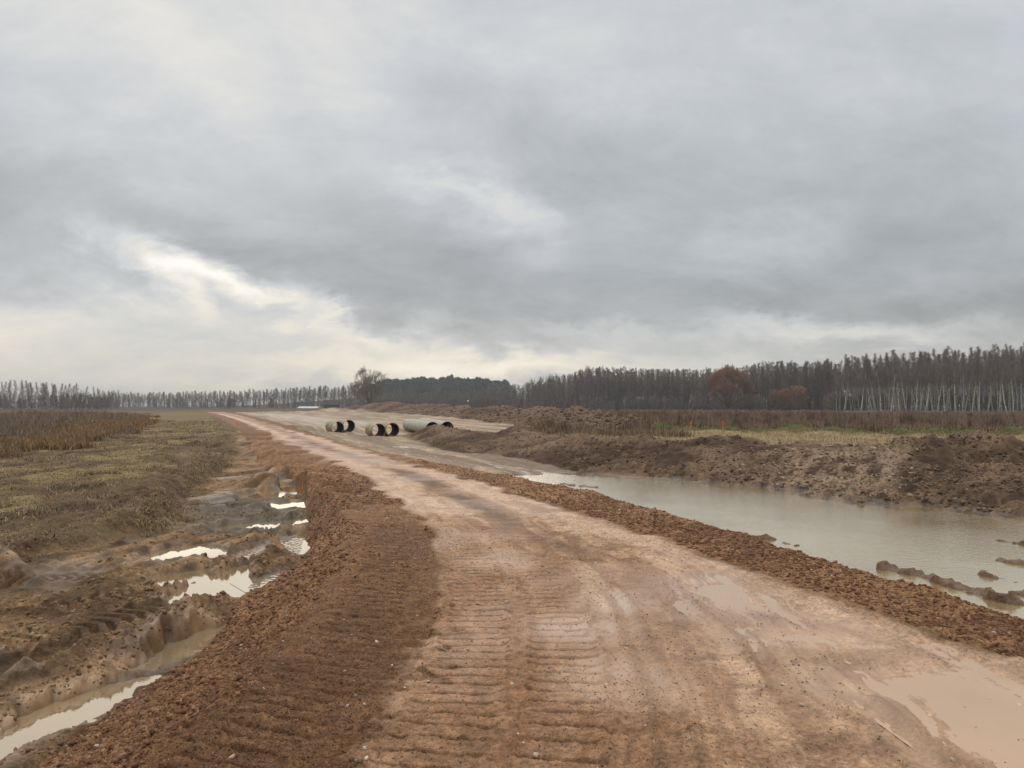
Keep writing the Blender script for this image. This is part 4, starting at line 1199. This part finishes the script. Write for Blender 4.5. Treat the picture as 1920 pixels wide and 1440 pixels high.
def spread_tree(seed, H, r0, fork, spread, levels, tw, up=.10, n0=7, dense=3, env=(6, 8, 6)):
    """open grown tree: several big limbs from a low fork into a dome"""
    rg = np.random.default_rng(seed); T, B = Tubes(), Tubes()
    tp, _ = limb(rg, np.array([0, 0, -.3]), np.array([0, 0, 1.]), fork + .3, 3, .05, .04)
    T.add(tp, np.linspace(r0 * 1.15, r0 * .85, 4), 8)
    C0 = np.array([0, 0, fork]); EC = np.array([0, 0, env[1]]); ES = np.array([env[0], env[0], env[2]])
    def keep(lp):
        q = np.linalg.norm((lp - EC) / ES, axis=1) * rg.uniform(.98, 1.55)
        return np.where(q[:, None] > 1, EC + (lp - EC) / np.maximum(q, 1)[:, None], lp)
    def rec(p, d, L, r, lv):
        n = 5 if lv == 0 else 3
        lp, dd = limb(rg, p, d, L, n, up if lv < 2 else up * .5, .10)
        lp[1:] = keep(lp[1:])
        (T if lv == 0 else B).add(lp, np.linspace(r, max(tw * .5, r * .45), n + 1), 5 if lv == 0 else 3)
        if lv >= levels: return
        kids = {0: 5, 1: dense + 1, 2: dense + 1, 3: dense}.get(lv, 2)
        for k in range(kids):
            f = rg.uniform(.35, 1) if k else 1.0
            q = f * n; j = min(int(q), n - 1); pp = lp[j] + (lp[j + 1] - lp[j]) * (q - j)
            base = unit(lp[j + 1] - lp[j]); out = unit(pp - C0)
            nd = unit(base * .9 + rg.normal(0, .42, 3) + out * .45)
            rec(pp, nd, L * rg.uniform(.42, .66), max(tw, r * .42), lv + 1)
    for i in range(n0):
        a = 2 * math.pi * (i + rg.random() * .5) / n0; e = R(rg.uniform(28, 78))
        d = np.array([math.cos(a) * math.cos(e) * spread, math.sin(a) * math.cos(e) * spread, math.sin(e)])
        rec(tp[-1 - (i % 2)], d, (H - fork) * rg.uniform(.48, .60), r0 * .5, 0)
    return T.arrays(), B.arrays()


def birch_bark():
    m, t, b = new_mat('birch bark')
    tc = t.nodes.new('ShaderNodeTexCoord'); mp = t.nodes.new('ShaderNodeMapping'); mp.inputs['Scale'].default_value = (2, 2, 1.2)
    t.links.new(tc.outputs['Object'], mp.inputs[0]); n = noise_node(t, 1.6, 4, .7, mp.outputs[0])
    cr = t.nodes.new('ShaderNodeValToRGB'); cr.color_ramp.elements[0].position = .40; cr.color_ramp.elements[0].color = (.10, .085, .075, 1)
    cr.color_ramp.elements[1].position = .52; cr.color_ramp.elements[1].color = (.52, .48, .42, 1)
    t.links.new(n.outputs[0], cr.inputs[0])
    sp = t.nodes.new('ShaderNodeSeparateXYZ'); t.links.new(tc.outputs['Object'], sp.inputs[0])
    mx = t.nodes.new('ShaderNodeMix'); mx.data_type = 'RGBA'
    t.links.new(maprange(t, sp.outputs[2], 12, 18, 0, 1), mx.inputs[0])   # bark turns brown in the thin top
    t.links.new(cr.outputs[0], mx.inputs[6]); mx.inputs[7].default_value = (.10, .07, .06, 1)
    t.links.new(mx.outputs[2], b.inputs['Base Color']); b.inputs['Roughness'].default_value = .8
    return m


M_BIRCH = birch_bark()
M_BTWIG = plain_material('birch twigs', (.22, .165, .155), .9, .1)
M_ABARK = plain_material('dark bark', (.12, .105, .095), .9, .1)
M_ATWIG = plain_material('dark twigs', (.19, .155, .14), .9, .1)
M_GTWIG = plain_material('grey twigs', (.22, .185, .165), .9, .1)
M_LTWIG = plain_material('light grey twigs', (.26, .22, .19), .9, .1)
M_RTWIG = plain_material('rusty twigs', (.30, .165, .11), .9, .1)
M_PBARK = plain_material('pale greyish bark', (.16, .14, .12), .9, .1)
M_PINE = plain_material('pine needles', (.022, .055, .028), .9, .1)


def variant(name, arrs, mt, mc):
    (tv, tf), (bv, bf) = arrs
    return mesh_np(name + '_trunk', tv, tf, None, True, [mt]), mesh_np(name + '_crown', bv, bf, None, False, [mc]), arrs


V_BIRCH = [variant('birch', straight_tree(100 + i, 19.5, .15, .42, 2.1, 46, 8, 5, .0135, (40, 70), lean=.07, droop=.10), M_BIRCH, M_BTWIG) for i in range(6)]
V_ALDER = [variant('alder', straight_tree(200 + i, 19.5, .17, .30, 2.3, 48, 8, 5, .015, (25, 60), lean=.025, shape='birch', top=.5), M_ABARK, M_ATWIG) for i in range(5)]
V_SMALL = [variant('small', straight_tree(300 + i, 15, .11, .40, 1.9, 34, 7, 4, .022, (35, 70), lean=.03, shape='birch', top=.5), M_PBARK if i % 3 == 0 else M_ABARK, M_GTWIG) for i in range(5)]
V_BROAD = [variant('broad', straight_tree(400 + i, 11, .16, .12, 2.8, 30, 8, 4, .024, (35, 65), lean=.05, shape='round'), M_ABARK, M_GTWIG) for i in range(4)]
print('tree variants', [len(v[2][1][1]) for v in (V_BIRCH[0], V_ALDER[0], V_SMALL[0], V_BROAD[0])], round(time.time() - T0, 1))
rgt = random.Random(5)


def plant_tree(kind, var, x, y, s, sz, label, cat, group=None, single=False):
    z = float(zat(x, y))
    root = bpy.data.objects.new(kind, None); root.empty_display_size = .5
    root.location = (x, y, z); root.rotation_euler = (0, 0, rgt.uniform(0, 6.28)); wv = rgt.uniform(.85, 1.6) if group else 1.0; root.scale = (s * wv, s * wv, s * sz)
    col.objects.link(root); tag(root, label, cat, group)
    a = bpy.data.objects.new('trunk', var[0]); a.parent = root; col.objects.link(a)
    b = bpy.data.objects.new('crown', var[1]); b.parent = root; col.objects.link(b)
    return root


def topline(px):   # tree tops of the wood seen from the road, and the distance of its front
    return (np.interp(px, [1000, 1040, 1075, 1100, 1200, 1320, 1400, 1460, 1520, 1600, 1700, 1800, 1900, 2150], [716, 708, 697, 687, 689, 691, 684, 676, 680, 668, 661, 655, 650, 640]),
            np.interp(px, [1000, 1100, 1320, 1450, 1560, 1900, 2150], [390, 335, 300, 280, 262, 232, 215]))


def height_for(px, top, D, z): return HCAM + (HORIZ - top) / FPX * D - z


# birch wood, east: front rows
n = 0
for row in range(4):
    px = 1545 + rgt.uniform(0, 8)
    while px < 2120:
        top, D0 = topline(px); D = D0 + row * 7 + rgt.uniform(-2, 3)
        x, y = PD(px, D); hgt = height_for(px, top, D0, 0) * rgt.uniform(.90, 1.06) * (D / D0) ** .6
        plant_tree('birch_tree', V_BIRCH[rgt.randrange(6)], x, y, hgt / 19.5 * rgt.uniform(.95, 1.05), 1.0,
                   'slender leafless birch with white trunk among the birches along the eastern wood edge', 'birch', 'birches along the edge of the eastern wood')
        px += rgt.uniform(6, 18) * (.9 if row else 1.15); n += 1
print('birches', n)
n = 0
for row in range(4):
    px = 1000 + rgt.uniform(0, 8)
    while px < 1560:
        top, D0 = topline(px); D = D0 + row * 8 + rgt.uniform(-2, 3)
        if abs(px - 1365) < 35 and row == 0: px += 10; continue
        x, y = PD(px, D); hgt = height_for(px, top, D0, 0) * rgt.uniform(.90, 1.04) * (D / D0) ** .6
        plant_tree('alder_tree', V_ALDER[rgt.randrange(5)], x, y, hgt / 19.5, 1.0,
                   'tall dark leafless tree packed in the middle stretch of the eastern wood', 'tree', 'dark bare trees of the eastern wood')
        px += rgt.uniform(5, 12); n += 1
print('alders', n)
n = 0
for row in range(2):          # brown copse before the pine hill
    px = 735 + rgt.uniform(0, 8)
    while px < 1040:
        D = 395 + row * 14 + rgt.uniform(-4, 4)
        x, y = PD(px, D); top = np.interp(px, [735, 900, 960, 1000, 1040], [733, 732, 727, 717, 708]) + rgt.uniform(-4, 8)
        br = rgt.random() < .45
        v = V_BROAD[rgt.randrange(4)] if br else V_SMALL[rgt.randrange(5)]
        hgt = height_for(px, top, D, 0)
        plant_tree('bare_tree', v, x, y, hgt / (11 if br else 15), 1.0, 'small brown leafless tree in the copse below the dark pine hill', 'tree', 'bare trees below the pine hill')
        px += rgt.uniform(5, 11); n += 1
print('copse', n)
n = 0
for row in range(2):          # pale tree line, west horizon
    px = 195 + rgt.uniform(0, 6)
    while px < 700:
        D = 540 + row * 12 + rgt.uniform(-4, 4)
        x, y = PD(px, D); top = np.interp(px, [180, 300, 420, 560, 660, 700], [735, 736, 733, 727, 721, 721]) + rgt.uniform(-3, 5)
        plant_tree('bare_tree', V_SMALL[rgt.randrange(5)], x, y, height_for(px, top, D, 0) / 15, 1.0,
                   'spindly leafless tree in the long row on the western horizon', 'tree', 'bare trees on the western horizon')
        px += rgt.uniform(4.5, 9); n += 1
print('west', n)
for row in range(3):
    px = -120 + rgt.uniform(0, 8)
    while px < 235:
        D = 370 + row * 10 + rgt.uniform(-3, 3)
        tall = rgt.random() < (.40 if px < 150 else .12)
        if not tall and row == 2: px += 9; continue
        x, y = PD(px, D); top = (np.interp(px, [0, 140, 235], [712, 718, 733]) if tall else np.interp(px, [0, 150, 235], [734, 738, 745])) + rgt.uniform(-4, 4)
        v = V_BIRCH[rgt.randrange(6)] if tall else V_SMALL[rgt.randrange(5)]
        hgt = height_for(px, top, D, 0)
        plant_tree('bare_tree', v, x, y, hgt / (19.5 if tall else 15), 1.0,
                   'taller leafless tree rising above the dark scrub wood at far west' if tall else 'low dark leafless tree in the scrub wood at far west', 'tree',
                   'taller bare trees of the far western wood' if tall else 'low bare trees of the far western wood')
        px += rgt.uniform(6, 11); n += 1

# landmark trees
big = variant('big', spread_tree(11, 14.6, .38, 2.0, 1.05, 4, .018, .10, 14, 4, (7.4, 8.6, 7.2)), M_PBARK, M_LTWIG)
x, y = PD(692, 262); plant_tree('bare_tree', big, x, y, 1.0, 1.0, 'large lone leafless tree with a round crown rising behind the far bank', 'tree')
rust = variant('rust', spread_tree(23, 18, .38, 1.5, 1.5, 4, .034, .06, 17, 5, (9.0, 7.2, 9.4)), M_ABARK, M_RTWIG)
x, y = PD(1366, 272); plant_tree('bare_tree', rust, x, y, 1.0, 1.0, 'broad dome shaped tree with rusty orange twigs before dark wood', 'tree')
rb = variant('rustbush', spread_tree(31, 8.0, .14, .3, 1.4, 4, .026, .06, 14, 4, (4.6, 3.4, 4.0)), M_ABARK, M_RTWIG)
for px, D, s, lb in ((1458, 262, 1.0, 'smaller rusty orange bush left of its twin before the wood'), (1490, 258, 1.22, 'larger rusty orange bush between dark trees and the birches'),
                     (1012, 340, 1.6, 'round bare tree standing where the wood meets the copse')):
    x, y = PD(px, D); plant_tree('bush' if px > 1100 else 'bare_tree', rb if px > 1100 else V_BROAD[1], x, y, s if px > 1100 else 1.05, 1.0, lb, 'bush' if px > 1100 else 'tree')
print('trees', round(time.time() - T0, 1))


# masses behind the front rows: one body of wood each
def merged_wood(name, label, arr_list, spots, mats, colr=(0.07, .055, .048)):
    Vs, Fs, o = [], [], 0
    for (x, y, s, k, rot) in spots:
        tv, tf = arr_list[k]
        c, sn = math.cos(rot), math.sin(rot)
        v = np.empty_like(tv); v[:, 0] = (tv[:, 0] * c - tv[:, 1] * sn) * s + x; v[:, 1] = (tv[:, 0] * sn + tv[:, 1] * c) * s + y
        v[:, 2] = tv[:, 2] * s + float(zat(x, y))
        Vs.append(v); Fs.append(tf + o); o += len(v)
    me = mesh_np(name, np.vstack(Vs), np.vstack(Fs), None, False, mats)
    return tag(add(name, me), label, kind='stuff')


def join(a, b): return np.vstack([a[0], b[0]]), np.vstack([a[1], b[1] + len(a[0])])


lite = [join(*straight_tree(500 + i, 19.5, .13, .10, 2.3, 44, 6, 1, .026, (20, 60), lean=.03, shape='birch', top=.5)) for i in range(5)]
spots = []
for row in range(7):
    px = 995
    while px < 2150:
        top, D0 = topline(px); D = D0 + 30 + row * 9 + rgt.uniform(-3, 3)
        x, y = PD(px + rgt.uniform(-4, 4), D); spots.append((x, y, height_for(px, top, D0, 0) * .98 * rgt.uniform(.85, 1.04) / 19.5, rgt.randrange(5), rgt.uniform(0, 6.28)))
        px += 9
merged_wood('woods', 'depth of the eastern wood behind its edge trees', lite, spots, [M_ATWIG])
spots = []
for row in range(4):
    px = -140
    while px < 1010:
        far = px > 190 and px < 720
        if px < 235: D, top = 405 + row * 9, 732
        elif px < 720: D, top = 585 + row * 10, 735.5 - (px > 560) * 3
        else: D, top = 430 + row * 9, 733
        x, y = PD(px + rgt.uniform(-4, 4), D + rgt.uniform(-3, 3))
        spots.append((x, y, height_for(px, top, D, 0) * rgt.uniform(.75, 1.1) / 19.5, rgt.randrange(5), rgt.uniform(0, 6.28)))
        px += 5.5
merged_wood('woods', 'dark wood filling the horizon behind the far trees', lite, spots, [M_ATWIG])
# undergrowth along the foot of the woods
br = [join(*straight_tree(600 + i, 5, .05, .05, 1.8, 26, 6, 1, .045, (25, 65), lean=.1, shape='round')) for i in range(4)]
spots = []
for k in range(1050):
    px = rgt.uniform(-120, 2140) if k < 620 else rgt.uniform(700, 1600)
    if px < 210: D = 352 + rgt.uniform(0, 30)
    elif px < 700: D = 520 + rgt.uniform(0, 30)
    elif px < 1010: D = 380 + rgt.uniform(0, 20)
    elif px < 1560: D = topline(px)[1] - 6 + rgt.uniform(-4, 20)
    else: D = topline(px)[1] + 12 + rgt.uniform(0, 20)
    x, y = PD(px, D); spots.append((x, y, rgt.uniform(.5, 1.1) * (1.2 if px < 700 else 1), rgt.randrange(4), rgt.uniform(0, 6.28)))
merged_wood('undergrowth', 'leafless undergrowth along the foot of the woods', br, spots, [M_ATWIG])


def pine_template(seed):
    rg = np.random.default_rng(seed); V, F = [], []; o = 0
    for k in range(170):
        h = rg.uniform(.25, 1); wd = 2.6 * (1 - h) ** .6 + .5
        a = rg.uniform(0, 6.28); rr_ = wd * rg.uniform(.2, 1); c = np.array([math.cos(a) * rr_, math.sin(a) * rr_, 16 * h])
        t = rg.normal(0, .55, (3, 3)) + c; V.append(t); F.append([o, o + 1, o + 2]); o += 3
    return np.vstack(V), np.array(F)


pt = [pine_template(i) for i in range(6)]
spots = []
for k in range(2200):
    px = rgt.uniform(670, 968); D = rgt.uniform(690, 900)
    x, y = PD(px, D)
    z = float(zat(x, y)); top = np.interp(px, [670, 690, 720, 760, 850, 910, 950, 968], [735, 722, 715, 712, 709.5, 713, 717, 736]) + 1.6 * math.sin(px * .11) + 1.2 * math.sin(px * .37)
    h = height_for(px, top, D, z) * rgt.uniform(.72, 1.06)
    if h < 8: continue
    h = min(h, 36)
    spots.append((x, y, h / 16, rgt.randrange(6), rgt.uniform(0, 6.28)))
merged_wood('pine_forest', 'dark green pine forest on the hill', pt, spots, [M_PINE])
print('woods', round(time.time() - T0, 1))


# ------------------------------------------------------------------ concrete pipes
def pipe_mesh(L, Ro, wall, ribs=0):
    k = 64; prof = [(Ro - wall, 0), (Ro - wall, L), (Ro - wall * .15, L), (Ro, L - wall * .15)]
    if ribs:
        for i in range(ribs):
            s = L - L * (i + 1) / (ribs + 1)
            prof += [(Ro, s + .03), (Ro + .012, s + .02), (Ro + .012, s - .02), (Ro, s - .03)]
    prof += [(Ro, wall * .15), (Ro - wall * .15, 0)]
    n = len(prof); an = np.arange(k) * 2 * np.pi / k
    V = np.array([[(r * math.cos(a), s, r * math.sin(a) + Ro) for a in an] for r, s in prof]).reshape(-1, 3)
    F, fm = [], []
    for i in range(n):
        j = (i + 1) % n
        for q in range(k):
            q2 = (q + 1) % k
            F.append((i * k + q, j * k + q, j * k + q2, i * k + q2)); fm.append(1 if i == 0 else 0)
    return V, np.array(F), fm


def pipe_mat(name, c1, c2, dirt):
    m, t, b = new_mat(name); tc = t.nodes.new('ShaderNodeTexCoord')
    n = noise_node(t, 2.2, 7, .7, tc.outputs['Object'])
    cr = t.nodes.new('ShaderNodeValToRGB'); cr.color_ramp.elements[0].position = .38; cr.color_ramp.elements[0].color = (*dirt, 1)
    cr.color_ramp.elements[1].position = .62; cr.color_ramp.elements[1].color = (*c2, 1); e = cr.color_ramp.elements.new(.5); e.color = (*c1, 1)
    t.links.new(n.outputs[0], cr.inputs[0]); t.links.new(cr.outputs[0], b.inputs['Base Color']); b.inputs['Roughness'].default_value = .75
    bp = t.nodes.new('ShaderNodeBump'); bp.inputs['Distance'].default_value = .01; n2 = noise_node(t, 20, 5, .6, tc.outputs['Object'])
    t.links.new(n2.outputs[0], bp.inputs['Height']); t.links.new(bp.outputs[0], b.inputs['Normal'])
    return m


MP_TAN = pipe_mat('sandy pipe shell', (.30, .24, .17), (.42, .36, .27), (.22, .14, .08))
MP_RUST = pipe_mat('rust stained pipe shell', (.30, .19, .11), (.38, .30, .21), (.26, .12, .06))
MP_GREEN = pipe_mat('green grey pipe shell', (.31, .30, .25), (.40, .385, .33), (.24, .215, .16))
MP_IN = plain_material('shaded pipe inside', (.010, .012, .015), .9, .1, .3, 4)  # shade inside the pipes put into a near-black base colour
PIPES = [  # mouth px, D, length, swing (deg, far end to the left), diameter, shell, label
    (633.5, 62.5, 1.8, 16, 1.06, MP_TAN, 'short sandy concrete pipe at the western end of the row, open mouth forward'),
    (654.5, 63.5, 1.8, 17, 1.06, MP_TAN, 'short sandy pipe tucked behind the westernmost pipe of the row'),
    (710.5, 54.8, 1.8, 16, 1.02, MP_TAN, 'short sandy pipe nearest to the road, in front of rust stained one'),
    (736.5, 55.6, 1.8, 16.5, 1.02, MP_RUST, 'short pipe with a rust stained shell next to the dark soil heap'),
    (811, 57.0, 11.5, 10.5, 1.04, MP_GREEN, 'long green grey pipe, the wider visible one, half hidden by soil heap'),
    (838.5, 58.5, 11.5, 10.5, 1.04, MP_GREEN, 'long green grey pipe at the eastern end, its mouth just above the soil heap')]
for px, D, L, sw, dia, mt, lb in PIPES:
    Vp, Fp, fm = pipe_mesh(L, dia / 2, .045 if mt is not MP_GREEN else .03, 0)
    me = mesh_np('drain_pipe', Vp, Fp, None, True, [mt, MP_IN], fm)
    x, y = PD(px, D); o = add('drain_pipe', me)
    az0 = math.atan2(x, y) - R(sw)
    x1, y1 = x + L * math.sin(az0), y + L * math.cos(az0)
    z0, z1 = float(zat(x, y)), float(zat(x1, y1))
    o.location = (x, y, z0 - .05); o.rotation_euler = (math.atan2(z1 - z0, L), 0, -az0)
    me.set_sharp_from_angle(angle=R(40)) if hasattr(me, 'set_sharp_from_angle') else None
    tag(o, lb, 'pipe', 'large pipes lying in the excavation')

# ------------------------------------------------------------------ survey stakes
M_OR = plain_material('orange marker paint', (.66, .19, .10), .6, .3, .1)
M_WD = plain_material('raw stake wood', (.36, .25, .15), .8, .2, .2, 12)
def box(w, d, h, z0=0, taper=1.0):
    v = []
    for z, s in ((z0, 1), (z0 + h, taper)):
        v += [(-w / 2 * s, -d / 2 * s, z), (w / 2 * s, -d / 2 * s, z), (w / 2 * s, d / 2 * s, z), (-w / 2 * s, d / 2 * s, z)]
    return v, [(0, 3, 2, 1), (4, 5, 6, 7), (0, 1, 5, 4), (1, 2, 6, 5), (2, 3, 7, 6), (3, 0, 4, 7)]
def simple(name, vf, mat, parent=None):
    me = bpy.data.meshes.new(name); me.from_pydata(vf[0], [], vf[1]); me.materials.append(mat); return add(name, me, parent)
for px, D, hgt, tilt, lb in ((1294.5, 51, .62, 2, 'orange topped survey stake standing closer to the far mound'),
                             (1355, 49, .70, -1, 'orange topped survey stake farther from the mound, on stubble edge'),
                             (444, 63, .42, 3, 'short red marker stake at the grass edge of the road')):
    x, y = PD(px, D); root = bpy.data.objects.new('survey_stake', None); col.objects.link(root)
    root.location = (x, y, float(zat(x, y))); root.rotation_euler = (0, R(tilt), .4); tag(root, lb, 'stake')
    simple('post', box(.05, .05, hgt * .35, -.1, 1), M_WD, root); simple('painted_top', box(.055, .055, hgt * .75, hgt * .25 - .1 + .1, .75), M_OR, root)

# ------------------------------------------------------------------ far buildings
M_BLUE = plain_material('pale blue sheet roof', (.36, .44, .47), .5, .3, .08)
M_BRK = plain_material('dark weathered boards', (.055, .050, .050), .9, .1)
M_WALL = plain_material('grey render', (.30, .29, .27), .9, .1)
def building(name, label, px, D, w, d, hw, hr, wall, roof, rot=0.0):
    x, y = PD(px, D); root = bpy.data.objects.new(name, None); col.objects.link(root)
    root.location = (x, y, float(zat(x, y))); root.rotation_euler = (0, 0, rot); tag(root, label, 'building')
    simple('wall', box(w, d, hw), wall, root)
    e = .4; a, b = w / 2 + e, d / 2 + e
    v = [(-a, -b, hw), (a, -b, hw), (a, b, hw), (-a, b, hw), (-a, 0, hw + hr), (a, 0, hw + hr), (-a, -b, hw - .15), (a, -b, hw - .15), (a, b, hw - .15), (-a, b, hw - .15)]
    simple('roof', (v, [(0, 1, 5, 4), (2, 3, 4, 5), (0, 4, 3), (1, 2, 5), (6, 7, 1, 0), (8, 9, 3, 2), (9, 6, 0, 3), (7, 8, 2, 1), (6, 9, 8, 7)]), roof, root)
    for k in (-.3, .3):
        v, f = box(w * .12, .1, hw * .5, hw * .25); v = [(p[0] + w * k, p[1] - d / 2 - .03, p[2]) for p in v]
        simple('window', (v, f), M_BRK, root)
building('shed', 'low shed with a pale blue roof where the platform meets horizon', 580, 300, 7, 6, .9, .6, M_WALL, M_BLUE)
building('barn', 'dark barn roof showing between the bare trees', 622, 440, 8, 7, 2.4, 2.6, M_BRK, M_BRK, .1)
# white marker ball on a post at the far edge of the field
x, y = PD(877.5, 232); root = bpy.data.objects.new('marker_post', None); col.objects.link(root); root.location = (x, y, float(zat(x, y)))
tag(root, 'tiny white topped post on the far side of the bank', 'post')
M_WH = plain_material('white enamel', (.8, .8, .78), .4, .4, .05)
hz = HCAM + (760 - 752) / 1450 * 232 - float(zat(x, y))
simple('post', box(.09, .09, hz - .2), M_WD, root)
me = mesh_np('lamp_globe', ICO * .30 + [0, 0, hz], ICF, None, True, [M_WH]); add('globe', me, root)

# ------------------------------------------------------------------ damp air
HAZE = 0.00033
if HAZE:
    m = bpy.data.materials.new('damp air'); m.use_nodes = True; t = m.node_tree; t.nodes.clear()
    o = t.nodes.new('ShaderNodeOutputMaterial'); pv = t.nodes.new('ShaderNodeVolumePrincipled')
    pv.inputs['Color'].default_value = (.80, .84, .90, 1); pv.inputs['Density'].default_value = HAZE; pv.inputs['Anisotropy'].default_value = .2
    t.links.new(pv.outputs[0], o.inputs['Volume'])
    v, f = box(7000, 7000, 52, -4.0)
    h = simple('haze', (v, f), m); tag(h, 'thin damp haze lying over the whole site', kind='stuff')
print('script done', round(time.time() - T0, 1))
